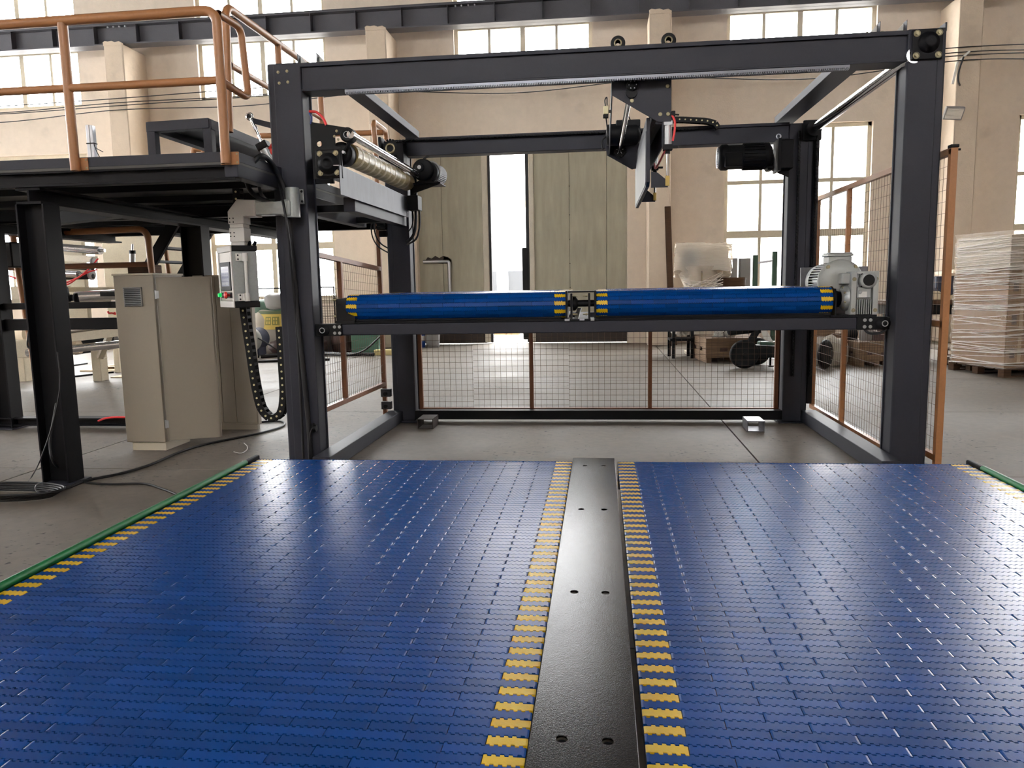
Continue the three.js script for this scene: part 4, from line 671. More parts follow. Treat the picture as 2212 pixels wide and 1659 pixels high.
// ================================================================ OUTFEED ROLLER UNIT
{
  const u = thing('outfeed_unit', 'outfeed unit with plastic-wrapped roller, steel idler tube and bare steel apron', 'roller unit');
  mesh('apron', plate([[-6.0, 2.455], [-6.0, 2.228], [-8.2, 2.228], [-8.2, 2.44]], 'zy', -2.03, 0.006, 0.001), M.brushed, u);
  mesh('apron_lip', plate([[-6.0, 2.455], [-6.0, 2.45], [-8.2, 2.436], [-8.2, 2.441]], 'zy', -2.08, 0.055, 0), M.steel, u);
  mesh('support_beam', [B(-2.16, -2.06, 2.14, 2.26, -8.22, -6.46, 0.006), B(-2.6, -2.5, 2.14, 2.3, -8.22, -6.6, 0.006)], M.paint, u);
  for (const z of [-6.7, -7.9]) mesh('cross_tie', B(-2.6, -2.1, 2.16, 2.22, z - 0.04, z + 0.04, 0.004), M.paintDark, u);
  mesh('side_plate', [plate([[-2.26, 2.8], [-2.26, 2.36], [-2.02, 2.36], [-2.02, 2.6], [-2.07, 2.61], [-2.07, 2.69], [-1.98, 2.7], [-1.97, 2.745]], 'xy', -6.07, 0.015, 0.002, [[-2.2, 2.63, 0.022]])], M.black, u);
  mesh('rear_bracket', B(-2.55, -2.24, 2.38, 2.6, -6.5, -6.46, 0.004), M.black, u);
  const be = mesh('bearing', [B(-2.23, -2.03, 2.37, 2.58, -6.06, -6.03, 0.01), lathe([-2.125, 2.473, -6.035], [-2.125, 2.473, 0], [[0.085, 0], [0.08, 0.02], [0.055, 0.035], [0.05, 0.045], [0.03, 0.045], [0.028, 0.03], [0.0001, 0.03]], 30)], M.black, u);
  for (const [x, y] of [[-2.06, 2.55], [-2.055, 2.4], [-2.19, 2.4], [-2.19, 2.55]]) mesh('bolt', [bolt([x, y, -6.03], [0, 0, 1], 0.011), ring([x, y, -6.026], [0, 0, 1], 0.02, 0.003, 16, 5)], M.zinc, be);
  const ra = [-2.031, 2.575, -6.25], rb = [-2.028, 2.594, -8.15], ax = V(rb).sub(V(ra)), L = ax.length(), dir = ax.clone().normalize(), at = (t) => V(ra).addScaledVector(dir, t).toArray();
  const r0 = mesh('wrapped_roller', [cyl(ra, rb, 0.088, 32)], M.wrap, u); r0.userData.label = 'roller wrapped in crinkled clear plastic';
  for (let i = 0; i < 10; i++) { const t = 0.12 + i * (L - 0.2) / 10; mesh('wrap_band', lathe(at(t), at(t + 1), [[0.089, -0.006], [0.0925, 0], [0.0925, 0.045], [0.089, 0.052]], 32), M.wrapBand, r0); }
  mesh('roller_end', [lathe(at(L), at(L + 1), [[0.088, 0], [0.08, 0.004], [0.055, 0.004], [0.05, -0.01], [0.0001, -0.01]], 28)], M.brass, u);
  mesh('roller_journal', cyl(at(L), at(L + 0.16), 0.022, 16), M.zinc, u);
  const ia = [-1.941, 2.691, -6.05], ib = [-1.89, 2.658, -8.1];
  mesh('idler_tube', cyl(ia, ib, 0.031, 24), M.chrome, u);
  const pv = mesh('pivot', [lathe([ia[0] - 0.03, ia[1] - 0.0, -6.08], [ia[0] - 0.03, ia[1], 0], [[0.058, -0.06], [0.058, 0.02], [0.05, 0.03], [0.03, 0.03], [0.028, 0.02], [0.0001, 0.02]], 28)], M.black, u);
  mesh('pivot_ring', ring([ia[0] - 0.03, ia[1], -6.05], [0, 0, 1], 0.024, 0.003, 20, 5), M.steel, pv);
  for (const [dx, dy] of [[-0.11, 0.03], [-0.13, -0.01], [-0.1, -0.035]]) mesh('bolt', bolt([ia[0] + dx, ia[1] + dy, -6.05], [0, 0, 1], 0.007), M.zinc, pv);
  mesh('link_arm', [bar([ia[0] - 0.02, ia[1] - 0.04, -6.1], [ia[0] - 0.08, ia[1] - 0.13, -6.12], 0.03, 0.02), bar([ia[0] - 0.15, ia[1] - 0.09, -6.09], [ia[0] - 0.07, ia[1] - 0.13, -6.09], 0.014, 0.02)], M.black, u);
  mesh('end_disc', lathe([ra[0] - 0.02, ra[1] - 0.01, -6.14], [ra[0] - 0.02, ra[1] - 0.01, 0], [[0.09, -0.12], [0.09, 0], [0.06, 0.01], [0.0001, 0.012]], 28), M.black, u);
  mesh('link_pin', cyl([ia[0] - 0.07, ia[1] - 0.13, -6.1], [ia[0] - 0.07, ia[1] - 0.13, -6.06], 0.012, 12), M.steel, u);
  mesh('far_bracket', [B(-2.0, -1.93, 2.36, 2.7, -8.22, -8.18, 0.004), B(-2.02, -1.9, 2.3, 2.45, -8.28, -8.1, 0.006)], M.black, u);
  mesh('air_hose', hose([[-2.265, 2.879, -6.05], [-2.209, 2.87, -6.05], [-2.159, 2.826, -6.05], [-2.132, 2.769, -6.05]], 0.011, 20), M.redHose, u);
  mesh('air_hose', hose([[-2.27, 2.871, -6.06], [-2.253, 2.828, -6.06], [-2.263, 2.783, -6.06]], 0.008, 14), M.blueHose, u);
}
{
  const m = thing('roller_motor', 'round black chain-guarded motor at the far end of the wrapped roller', 'motor');
  const c = [-1.848, 2.713, -8.1];
  mesh('guard_disc', lathe([c[0], c[1], c[2] - 0.04], [c[0], c[1], 0], [[0.11, -0.06], [0.115, -0.03], [0.112, 0.0], [0.095, 0.02], [0.0001, 0.024]], 36), M.black, m);
  mesh('motor_body', [cyl([c[0] + 0.05, c[1] - 0.02, c[2] - 0.08], [c[0] + 0.1, c[1] - 0.03, c[2] - 0.36], 0.1, 26), ...Array.from({ length: 16 }, (_, i) => { const a = -1.2 + i * 0.17; return bar([c[0] + 0.06 + 0.1 * Math.cos(a), c[1] - 0.02 + 0.1 * Math.sin(a), c[2] - 0.12], [c[0] + 0.1 + 0.1 * Math.cos(a), c[1] - 0.03 + 0.1 * Math.sin(a), c[2] - 0.33], 0.007, 0.02, 0.001); })], M.black, m);
  mesh('motor_flange', ring([c[0] + 0.062, c[1] - 0.02, c[2] - 0.12], [-0.17, 0.03, 1], 0.112, 0.01, 30, 6), M.castAlu, m);
  mesh('chain_hub', [lathe([c[0] - 0.025, c[1] + 0.02, c[2] - 0.015], [c[0] - 0.025, c[1] + 0.02, 0], [[0.05, 0], [0.05, 0.014], [0.03, 0.018], [0.0001, 0.02]], 24)], M.black, m);
  mesh('hub_cap', cyl([c[0] - 0.025, c[1] + 0.02, c[2]], [c[0] - 0.025, c[1] + 0.02, c[2] + 0.012], 0.02, 18), M.alu, m);
  mesh('mounting_tray', [plate([[c[0] - 0.1, c[1] - 0.24], [c[0] + 0.19, c[1] - 0.15], [c[0] + 0.19, c[1] - 0.13], [c[0] - 0.04, c[1] - 0.11], [c[0] - 0.1, c[1] - 0.14]], 'xy', c[2] - 0.05, 0.02), plate([[c[0] - 0.1, c[2] - 0.3], [c[0] + 0.19, c[2] - 0.3], [c[0] + 0.19, c[2]], [c[0] - 0.1, c[2]]], 'xz', c[1] - 0.15, 0.012)], M.black, m);
  mesh('lifting_hook', bar([c[0] + 0.0, c[1] + 0.1, c[2] - 0.05], [c[0] + 0.06, c[1] + 0.14, c[2] - 0.05], 0.012, 0.02), M.black, m);
}
function cable(name, label, r, pts, mat, cat = 'cable', group, n = 60) { return one(name, hose(pts, r, n, 7), mat ?? M.cable, label, cat, group); }
cable('cable', 'outer black cable loop hanging below the round roller motor', 0.011, [[-1.971, 2.498, -8.25], [-1.915, 2.322, -8.2], [-1.917, 2.129, -8.2], [-1.961, 2.009, -8.22], [-2.036, 1.964, -8.25], [-2.08, 1.953, -8.3]]);
cable('cable', 'inner thick black cable loop hanging below the round roller motor', 0.017, [[-2, 2.476, -8.26], [-1.962, 2.351, -8.23], [-1.963, 2.181, -8.23], [-1.99, 2.06, -8.24], [-2.05, 1.995, -8.27], [-2.094, 1.989, -8.32]]);
cable('cable', 'thin black cable dropping straight beside the roller motor loops', 0.007, [[-2.017, 2.426, -8.24], [-1.989, 2.231, -8.24], [-2.012, 2.134, -8.24], [-2.057, 2.088, -8.27]]);
cable('cable', 'outer cable loop below the platform beside the left fence post', 0.008, [[-2.45, 2.239, -8.3], [-2.475, 2.141, -8.3], [-2.459, 2.026, -8.3], [-2.406, 1.941, -8.3], [-2.34, 1.894, -8.3], [-2.3, 1.873, -8.3]]);
cable('cable', 'inner cable loop below the platform beside the left fence post', 0.008, [[-2.43, 2.24, -8.32], [-2.449, 2.152, -8.32], [-2.428, 2.042, -8.32], [-2.374, 1.966, -8.32], [-2.303, 1.919, -8.32]]);
{
  const v = thing('valve_block', 'small black valve cluster on the left rear gantry column under the platform', 'valve');
  const c = [-2.349, 2.171, -8.28];
  mesh('body', [B(c[0] - 0.05, c[0] + 0.05, c[1] - 0.06, c[1] + 0.1, -8.32, -8.24, 0.01), cyl([c[0] - 0.02, c[1] - 0.1, -8.25], [c[0] + 0.06, c[1] - 0.1, -8.25], 0.035, 14)], M.black, v);
  for (const y of [0.06, 0.02, -0.03]) mesh('coil', cyl([c[0] - 0.05, c[1] + y, -8.23], [c[0] + 0.05, c[1] + y - 0.02, -8.23], 0.016, 12), y > 0.05 ? M.red : M.black, v);
}
// ================================================================ CONTROL CABINETS
{
  const c = thing('control_cabinet', 'tall beige control cabinet with louvred vent and its door standing ajar', 'cabinet');
  mesh('body', [B(-4.475, -4.085, 0.085, 1.655, -7.22, -6.72, 0.006)], M.cabinet, c);
  mesh('roof', B(-4.485, -4.075, 1.65, 1.668, -7.23, -6.71, 0.004), M.cabinetEdge, c);
  mesh('plinth', B(-4.44, -4.1, 0, 0.086, -7.18, -6.75, 0.003), M.cabinetEdge, c);
  const v = mesh('vent', [B(-4.376, -4.2, 1.365, 1.542, -6.722, -6.713, 0.002), B(-4.376, -4.368, 1.365, 1.542, -6.722, -6.7, 0.001), B(-4.208, -4.2, 1.365, 1.542, -6.722, -6.7, 0.001), B(-4.376, -4.2, 1.534, 1.542, -6.722, -6.7, 0.001)], M.greyPanel, c);
  mesh('vent_recess', B(-4.366, -4.21, 1.375, 1.532, -6.714, -6.711, 0), M.black, v);
  for (let i = 0; i < 10; i++) mesh('louvre', new THREE.BoxGeometry(0.16, 0.012, 0.004).rotateX(-0.7).translate(-4.288, 1.376 + i * 0.0166, -6.706), M.alu, v);
  const d = new THREE.Group(); d.name = 'door'; c.add(d); d.position.set(-4.07, 0.1, -6.715); d.rotation.y = 0.42;
  mesh('panel', [B(0.012, 0.49, 0, 1.53, -0.02, 0, 0.004), B(0.012, 0.03, 0, 1.53, -0.045, 0, 0.003), B(0.472, 0.49, 0, 1.53, -0.045, 0, 0.003)], M.cabinet, d);
  for (const y of [0.16, 1.37]) mesh('hinge', [cyl([0.004, y - 0.04, -0.006], [0.004, y + 0.04, -0.006], 0.009, 10), B(0, 0.03, y - 0.035, y + 0.035, -0.004, 0.003, 0.001)], M.steel, d);
}
{
  const c = thing('control_cabinet', 'second beige-grey control cabinet with ribbed side, behind the open cabinet door', 'cabinet');
  mesh('body', B(-4.3, -3.66, 0.06, 1.66, -7.88, -7.8, 0.006), M.cabinetDark, c);
  mesh('plinth', B(-4.28, -3.68, 0, 0.062, -7.87, -7.81, 0.003), M.cabinetDark, c);
  for (const [a, b] of [[-4.29, -4.05], [-4.045, -3.9], [-3.895, -3.67]]) mesh('side_panel', B(a, b, 0.08, 1.64, -7.802, -7.792, 0.004), M.cabinetDark, c);
}
one('switch_post', [B(-7.62, -7.5, 0, 1.5, -12.1, -11.95, 0.01), B(-7.64, -7.48, 1.5, 1.56, -12.12, -11.93, 0.01)], M.white, 'narrow white cabinet edge standing just left of the beige control cabinet', 'cabinet');
// ================================================================ TOUCH SCREEN PANEL ON SWING ARM
{
  const o = thing('operator_panel', 'grey touch screen panel on a jointed arm fixed to the left gantry column', 'control panel');
  const px = -2.985, py = 1.605, pz = -6.16, g = new THREE.Group(); g.name = 'panel_box'; g.position.set(px, py, pz); g.rotation.y = -0.827; o.add(g);
  // local: screen looks along +z, the side with the handle along +x
  mesh('housing', B(-0.19, 0.19, -0.2, 0.205, -0.1, 0.1, 0.008), M.hmi, g);
  mesh('top_cap', B(-0.193, 0.193, 0.205, 0.25, -0.103, 0.103, 0.006), M.black, g);
  mesh('bottom_cap', B(-0.193, 0.193, -0.25, -0.2, -0.103, 0.103, 0.006), M.black, g);
  mesh('front_frame', [B(-0.192, 0.192, 0.2, 0.248, 0.1, 0.112, 0.004), B(-0.192, 0.192, -0.248, -0.195, 0.1, 0.112, 0.004), B(-0.192, -0.16, -0.2, 0.2, 0.1, 0.11, 0.003), B(0.16, 0.192, -0.2, 0.2, 0.1, 0.11, 0.003)], M.hmiWhite, g);
  mesh('front_plate', B(-0.165, 0.165, -0.195, 0.2, 0.098, 0.104, 0.002), M.hmiFront, g);
  const b = mesh('screen_bezel', B(-0.13, 0.15, -0.11, 0.12, 0.102, 0.114, 0.004), M.black, g);
  {
    const cv = document.createElement('canvas'); cv.width = 256; cv.height = 192; const x = cv.getContext('2d');
    x.fillStyle = '#c3c5d8'; x.fillRect(0, 0, 256, 192);
    x.fillStyle = '#8e93b8'; for (let i = 0; i < 4; i++) for (let j = 0; j < 3; j++) x.fillRect(14 + i * 60, 22 + j * 36, 44, 22);
    x.fillStyle = '#9aa0b8'; x.fillRect(0, 140, 256, 8); x.fillStyle = '#e4e4ec'; x.fillRect(20, 154, 90, 24); x.fillRect(130, 154, 90, 24);
    const t = new THREE.CanvasTexture(cv); t.colorSpace = THREE.SRGBColorSpace;
    mesh('display', new THREE.PlaneGeometry(0.21, 0.16).translate(0.01, 0.005, 0.1147), std(0x0a0a0a, 0.2, 0, { emissive: 0xffffff, emissiveMap: t, emissiveIntensity: 0.35 }), g, true);
  }
  mesh('button_strip', B(-0.15, 0.17, -0.17, -0.125, 0.102, 0.11, 0.003), M.black, g);
  mesh('green_lamp', cyl([-0.13, -0.147, 0.108], [-0.13, -0.147, 0.14], 0.016, 16), std(0x0ba14a, 0.3, 0, { emissive: 0x0fd060, emissiveIntensity: 0.8 }), g);
  mesh('push_button', cyl([-0.06, -0.147, 0.108], [-0.06, -0.147, 0.128], 0.014, 14), M.black, g);
  mesh('selector', [cyl([0.0, -0.147, 0.108], [0.0, -0.147, 0.125], 0.014, 14), B(-0.004, 0.004, -0.16, -0.134, 0.124, 0.14, 0.002)], M.black, g);
  mesh('emergency_stop', lathe([0.09, -0.147, 0.108], [0.09, -0.147, 1], [[0.012, 0], [0.012, 0.02], [0.028, 0.025], [0.03, 0.035], [0.02, 0.045], [0.0001, 0.047]], 24), M.red, g);
  for (const y of [-0.165, 0.155]) { const h = mesh('handle_foot', [B(0.188, 0.2, y - 0.03, y + 0.03, 0.03, 0.075, 0.003), cyl([0.212, y - 0.033, 0.005], [0.212, y + 0.033, 0.005], 0.022, 16), B(0.19, 0.212, y - 0.03, y + 0.03, 0.0, 0.04, 0.004)], M.white, g); for (const d of [-0.016, 0.016]) mesh('screw', cyl([0.199, y + d, 0.058], [0.203, y + d, 0.058], 0.007, 8), M.black, h); }
  mesh('handle_bar', cyl([0.214, -0.165, 0.005], [0.214, 0.155, 0.005], 0.013, 16), M.white, g);
  const nx = -2.93, nz = -6.12;
  mesh('neck', [B(nx - 0.06, nx + 0.06, 1.855, 1.885, nz - 0.06, nz + 0.06, 0.006), B(nx - 0.064, nx + 0.064, 1.885, 2.0, nz - 0.064, nz + 0.064, 0.006), B(nx - 0.058, nx + 0.058, 2.0, 2.03, nz - 0.058, nz + 0.058, 0.004)], M.hmiWhite, o);
  const el = mesh('elbow', plate([[nx - 0.066, 2.03], [nx + 0.066, 2.03], [nx + 0.066, 2.085], [nx + 0.17, 2.085], [nx + 0.17, 2.215], [nx + 0.02, 2.225], [nx - 0.066, 2.13]], 'xy', nz - 0.066, 0.132, 0.005), M.hmiWhite, o);
  for (const y of [1.93, 1.96, 2.045, 2.075]) for (const dx of [-0.05, -0.02]) mesh('screw', cyl([nx + dx, y, nz + 0.06], [nx + dx, y, nz + 0.069], 0.005, 8), M.black, el);
  mesh('arm', B(nx + 0.15, -2.5, 2.095, 2.2, nz - 0.055, nz + 0.055, 0.008), M.hmi, o);
  mesh('joint', [cyl([-2.475, 2.075, -6.14], [-2.475, 2.31, -6.14], 0.055, 22), B(-2.56, -2.47, 2.08, 2.215, -6.19, -6.07, 0.02)], M.hmi, o);
  const mb = mesh('wall_bracket', [B(-2.54, -2.415, 2.19, 2.31, -6.249, -6.225, 0.006), B(-2.5, -2.45, 2.08, 2.3, -6.23, -6.18, 0.006)], M.hmi, o);
  for (const y of [2.21, 2.29]) mesh('screw', bolt([-2.43, y, -6.226], [0, 0, 1], 0.007), M.black, mb);
  mesh('cable_plug', [cyl([-2.86, 1.86, -6.12], [-2.84, 1.885, -6.1], 0.014, 10), cyl([-2.83, 1.86, -6.14], [-2.81, 1.89, -6.14], 0.014, 10)], M.black, o);
}
cable('cable', 'thick black conduit curving from the platform down the left gantry column', 0.021, [[-2.621, 2.452, -5.75], [-2.578, 2.509, -5.8], [-2.578, 2.505, -5.95], [-2.572, 2.419, -6.1], [-2.533, 2.26, -6.15], [-2.524, 2.077, -6.17], [-2.532, 1.741, -6.21], [-2.515, 1.205, -6.22], [-2.496, 0.814, -6.22], [-2.477, 0.418, -6.22], [-2.47, 0.015, -6.22]], M.cable, 'cable', undefined, 100);
cable('cable', 'thin black cable hanging in front of the left gantry column beside the thick conduit', 0.01, [[-2.608, 2.394, -6.18], [-2.519, 2.176, -6.05], [-2.489, 1.956, -6.04], [-2.517, 1.589, -6.15], [-2.535, 1.205, -6.22], [-2.531, 0.696, -6.22], [-2.538, 0.055, -6.22]], M.cable, 'cable', undefined, 80);
cable('cable', 'thin black cable dropping from the limit switch at the foot of the left gantry column', 0.006, [[-2.413, 0.338, -6.2], [-2.447, 0.302, -6.2], [-2.469, 0.201, -6.2], [-2.479, 0.02, -6.2]]);
cable('cable', 'curved black hose hanging under the right corner of the platform', 0.02, [[-2.747, 2.352, -5.9], [-2.745, 2.28, -5.95], [-2.755, 2.243, -6.1], [-2.772, 2.232, -6.35], [-2.8, 2.219, -6.6]]);
cable('cable', 'short black hose hanging under the platform right of the curved hose', 0.014, [[-2.695, 2.338, -6], [-2.725, 2.278, -6.1], [-2.77, 2.246, -6.3], [-2.777, 2.228, -6.5]]);
{
  const s = [];
  for (let k = 0; k < 5; k++) { const pts = []; for (let i = 0; i <= 20; i++) { const a = i / 20 * Math.PI * 2, r = 0.36 + 0.02 * k; pts.push([-4.42 + r * 1.05 * Math.cos(a + k), 0.012 + 0.012 * k, -5.13 + r * 0.42 * Math.sin(a + k)]); } s.push(hose(pts, 0.009, 60, 6)); }
  const c = thing('cable_coil', 'coil of black cable lying on the floor at the foot of the platform leg', 'cable'); mesh('turns', s, M.cable, c); mesh('tie', ring([-4.25, 0.035, -5.27], [1, 0, 0.4], 0.035, 0.006, 14, 5), M.steel, c);
}
const fl = (y, pts) => pts.map((p) => [p[0], y, p[2]]);
cable('cable', 'black cable running along the floor from the coil past the cabinets towards the gantry', 0.011, fl(0.012, [[-4.144, 0, -5.149], [-4.087, 0, -5.375], [-4.082, 0, -5.586], [-3.966, 0, -5.771], [-3.884, 0, -6.098], [-3.902, 0, -6.57], [-3.864, 0, -6.917], [-3.703, 0, -7.256], [-3.543, 0, -7.548], [-3.461, 0, -7.887], [-3.49, 0, -8.08], [-3.612, 0, -8.252], [-3.837, 0, -8.191], [-4.052, 0, -7.96]]), M.cable, 'cable', undefined, 90);
cable('cable', 'black cable falling from the platform leg and winding over the floor to the green edge', 0.009, [[-4.146, 0.666, -5.4], [-4.218, 0.345, -5.38], [-4.198, 0.24, -5.36], ...fl(0.01, [[-4.419, 0, -5.8], [-4.09, 0, -5.542], [-3.814, 0, -5.483], [-3.559, 0, -5.508], [-3.322, 0, -5.368], [-3.001, 0, -5.129], [-2.776, 0, -4.975]])], M.cable, 'cable', undefined, 80);
cable('cable', 'thin wire hanging down the front platform leg onto the coil', 0.005, [[-4.113, 1.056, -5.42], [-4.101, 0.809, -5.4], [-4.187, 0.49, -5.38], [-4.255, 0.281, -5.34], ...fl(0.012, [[-4.663, 0, -5.712], [-4.417, 0, -5.292]])]);
cable('cable', 'thin pale wire scrap curled on the floor beside the belt corner', 0.004, fl(0.006, [[-3.486, 0, -7.079], [-3.382, 0, -6.93], [-3.304, 0, -6.746], [-3.301, 0, -6.627], [-3.396, 0, -6.683]]), M.white);
one('plastic_strip', B(-3.13, -2.98, 0.001, 0.01, -6.31, -6.29, 0.002), M.white, 'small white plastic strip on the floor just beyond the belt corner', 'strip');
one('rubber_lever', [B(-5.85, -5.72, 0.001, 0.03, -9.75, -9.6, 0.02), cyl([-5.8, 0.02, -9.68], [-5.76, 0.09, -9.68], 0.012, 8)], M.black, 'small black foot pedal on the floor left of the beige control cabinet', 'pedal');
// ================================================================ THINGS ALONG THE BACK WALL, RIGHT
{
  const t = thing('steel_bar', 'long tapering grey steel bar leaning upright against the back wall right of the door', 'steel bar');
  mesh('bar', [bar([1.66, 0, -18.3], [1.545, 3.22, -18.42], 0.14, 0.05, 0.006), bar([1.75, 0.02, -18.34], [1.56, 3.0, -18.44], 0.05, 0.05, 0.004)], M.woodDark, t);
}
{ // cream control console wrapped in film, leaning on its pedestal
  const t = thing('control_console', 'tilted control console wrapped in clear film on a pedestal in front of the right window', 'control box');
  const g = new THREE.Group(); g.name = 'console_box'; t.add(g); g.position.set(2.07, 1.98, -16.05); g.rotation.set(-0.22, -0.1, -0.05);
  mesh('housing', B(-0.5, 0.48, -0.24, 0.22, -0.55, 0, 0.02), M.cream, g);
  const s = mesh('screen_frame', B(-0.45, -0.08, -0.21, 0.17, 0.0, 0.012, 0.004), M.motorGrey, g); mesh('screen', B(-0.38, -0.13, -0.15, 0.1, 0.012, 0.016, 0.003), M.black, g);
  mesh('key_strip', B(-0.06, 0.42, -0.2, -0.13, 0, 0.01, 0.003), M.motorGrey, g);
  for (const x of [0.0, 0.08, 0.16]) mesh('push_button', cyl([x, -0.18, 0.008], [x, -0.18, 0.04], 0.025, 14), x < 0.05 ? M.red : M.white, g);
  const f = new THREE.BoxGeometry(1.12, 0.56, 0.66, 14, 8, 8), p = f.attributes.position; for (let i = 0; i < p.count; i++) p.setXYZ(i, p.getX(i) + rr(-0.02, 0.02), p.getY(i) + rr(-0.02, 0.02), p.getZ(i) + rr(-0.015, 0.015)); f.computeVertexNormals();
  mesh('film', f.translate(-0.01, -0.01, -0.27), M.filmThick, g);
  const st = []; for (let i = 0; i < 14; i++) { const y = rr(0.2, 0.27), z = rr(-0.5, 0.05); st.push(hose([[-0.56, y + rr(-0.05, 0.05), z], [-0.1, y - rr(0, 0.06), z + 0.04], [0.55, y + rr(-0.03, 0.06), z]], 0.006, 12, 4)); }
  const q = mesh('film_strands', st, M.strand, g); q.userData.kind = 'stuff';
  mesh('pedestal', [cyl([2.0, 0.05, -16.3], [2.0, 1.75, -16.3], 0.12, 16), B(1.75, 2.25, 0, 0.06, -16.55, -16.05, 0.01)], M.cream, t);
  const w = lathe([2.02, 0.6, -16.3], [2.02, 3, -16.3], [[0.2, 0], [0.24, 0.3], [0.22, 0.55], [0.3, 0.8], [0.42, 1.05], [0.46, 1.2]], 26), wp = w.attributes.position; for (let i = 0; i < wp.count; i++) wp.setXYZ(i, wp.getX(i) + rr(-0.025, 0.025), wp.getY(i), wp.getZ(i) + rr(-0.025, 0.025)); w.computeVertexNormals();
  mesh('skirt_film', w, M.filmThick, t);
  const s2 = []; for (let i = 0; i < 12; i++) s2.push(hose([[1.62 + rr(0, 0.1), rr(1.2, 1.65), -15.95], [2.0, rr(1.25, 1.5), -15.9], [2.45, rr(1.35, 1.7), -16.0]], 0.006, 10, 4));
  const q2 = mesh('film_strands', s2, M.strand, t); q2.userData.kind = 'stuff';
}
for (const [l, x0, x1, y1, z] of [['wider grey sheet-metal panel standing below the right window behind the wrapped console', 2.5, 2.95, 1.98, -17.3], ['narrower grey sheet-metal panel standing below the right window by the green frame', 2.98, 3.22, 1.97, -17.25]]) one('metal_panel', [B(x0, x1, 0, y1, z - 0.06, z, 0.01), B(x0, x0 + 0.03, 0, y1, z - 0.12, z, 0.004)], M.greyPanel, l, 'panel', undefined);
one('fibre_drum', lathe([2.72, 0, -16.6], [2.72, 2, -16.6], [[0.0001, 0], [0.27, 0], [0.28, 0.02], [0.28, 1.5], [0.29, 1.52], [0.29, 1.56], [0.24, 1.56], [0.23, 1.54], [0.0001, 1.54]], 30), M.woodDark, 'low brown drum whose rim shows over the blue belt right of the wrapped console', 'drum');
{
  const t = thing('steel_rack', 'dark green steel upright rack with a cross bar in front of the right window', 'rack');
  for (const x of [3.11, 3.49]) mesh('upright', [B(x - 0.045, x + 0.045, 0.02, x < 3.3 ? 2.0 : 2.06, -16.25, -16.15, 0.008)], M.greenDark, t);
  mesh('cross_bar', bar([3.14, 1.84, -16.2], [3.46, 1.88, -16.2], 0.03, 0.045), M.steel, t);
  mesh('cross_bar', bar([3.14, 0.9, -16.2], [3.46, 0.9, -16.2], 0.03, 0.045), M.steel, t);
  mesh('base', [B(3.02, 3.58, 0, 0.06, -16.5, -15.9, 0.01)], M.greenDark, t);
}
{
  const t = thing('steel_stand', 'dark four-legged steel stand left of the wooden crate behind the mesh', 'stand');
  for (const [x, z] of [[1.42, -15.35], [1.78, -15.35], [1.38, -15.85], [1.76, -15.85]]) mesh('leg', B(x - 0.03, x + 0.03, 0, 0.95, z - 0.03, z + 0.03, 0.004), M.black, t);
  mesh('shelf', [B(1.35, 1.81, 0.34, 0.39, -15.88, -15.32, 0.006)], M.paintDark, t);
  mesh('top_frame', [B(1.35, 1.81, 0.9, 0.95, -15.88, -15.32, 0.006)], M.black, t);
}
one('film_bundle', (() => { const g = new THREE.IcosahedronGeometry(0.24, 3), p = g.attributes.position; for (let i = 0; i < p.count; i++) { const k = 0.8 + 0.35 * Math.sin(p.getX(i) * 31 + p.getY(i) * 17) * Math.sin(p.getZ(i) * 27 + p.getY(i) * 23); p.setXYZ(i, p.getX(i) * k, p.getY(i) * k * 0.9, p.getZ(i) * k); } g.computeVertexNormals(); return g.translate(1.58, 0.61, -15.6); })(), M.filmWhite, 'crumpled clear film bundle lying on the shelf of the dark steel stand', 'film');
function crate(name, label, x0, z0, w, d, h, rot, withTop) {
  const t = thing(name, label, 'crate'); t.position.set(x0, 0, z0); t.rotation.y = rot;
  for (const x of [0.05, w / 2, w - 0.05]) mesh('block', B(x - 0.045, x + 0.045, 0, 0.09, -d, 0, 0.004), M.wood, t);
  mesh('bottom_board', B(0, w, 0.09, 0.11, -d, 0, 0.003), M.wood, t);
  mesh('inner', B(0.03, w - 0.03, 0.11, h - 0.12, -d + 0.03, -0.03, 0), M.maroon, t);
  const side = (nm, f) => { mesh(nm, f(0.1, 0.2, 0, 1), M.wood, t); mesh(nm, f(h - 0.16, h, 0, 1), M.wood, t); for (const [a, b] of [[0, 0.24], [0.38, 0.62], [0.8, 1]]) mesh(nm, f(0.2, h - 0.16, a, b), M.wood, t); };
  side('front_board', (y0, y1, a, b) => B(w * a, w * b, y0, y1, -0.022, 0, 0.003));
  side('side_board', (y0, y1, a, b) => B(-0.002, 0.02, y0, y1, -d * b, -d * a, 0.003));
  side('side_board', (y0, y1, a, b) => B(w - 0.02, w + 0.002, y0, y1, -d * b, -d * a, 0.003));
  if (withTop) for (let i = 0; i < 5; i++) mesh('top_board', B(0, w, h, h + 0.018, -d + i * d / 5 + 0.01, -d + (i + 1) * d / 5 - 0.015, 0.003), M.wood, t);
  return t;
}
crate('wooden_crate', 'low wooden crate with cut-out sides behind the black cart wheel', 1.93, -14.45, 1.05, 1.2, 0.43, 0.12, true);
one('cable_scrap', [0, 1, 2, 3, 4].map((i) => hose(Array.from({ length: 9 }, (_, k) => [2.2 + 0.11 * Math.cos(k * 0.8 + i) + 0.02 * i, 0.47 + 0.03 * i * (k % 2) + 0.015 * i, -14.75 + 0.1 * Math.sin(k * 0.8 + i)]), 0.012, 30, 5)), M.filmWhite, 'heap of pale tangled strapping on top of the wooden crate', 'strapping');
one('paper_cup', lathe([2.48, 0.535, -14.7], [2.3, 0.52, -14.7], [[0.0001, 0], [0.075, 0], [0.085, 0.16], [0.08, 0.16], [0.0001, 0.14]], 18), M.white, 'white roll lying on the wooden crate beside the strapping heap', 'roll');
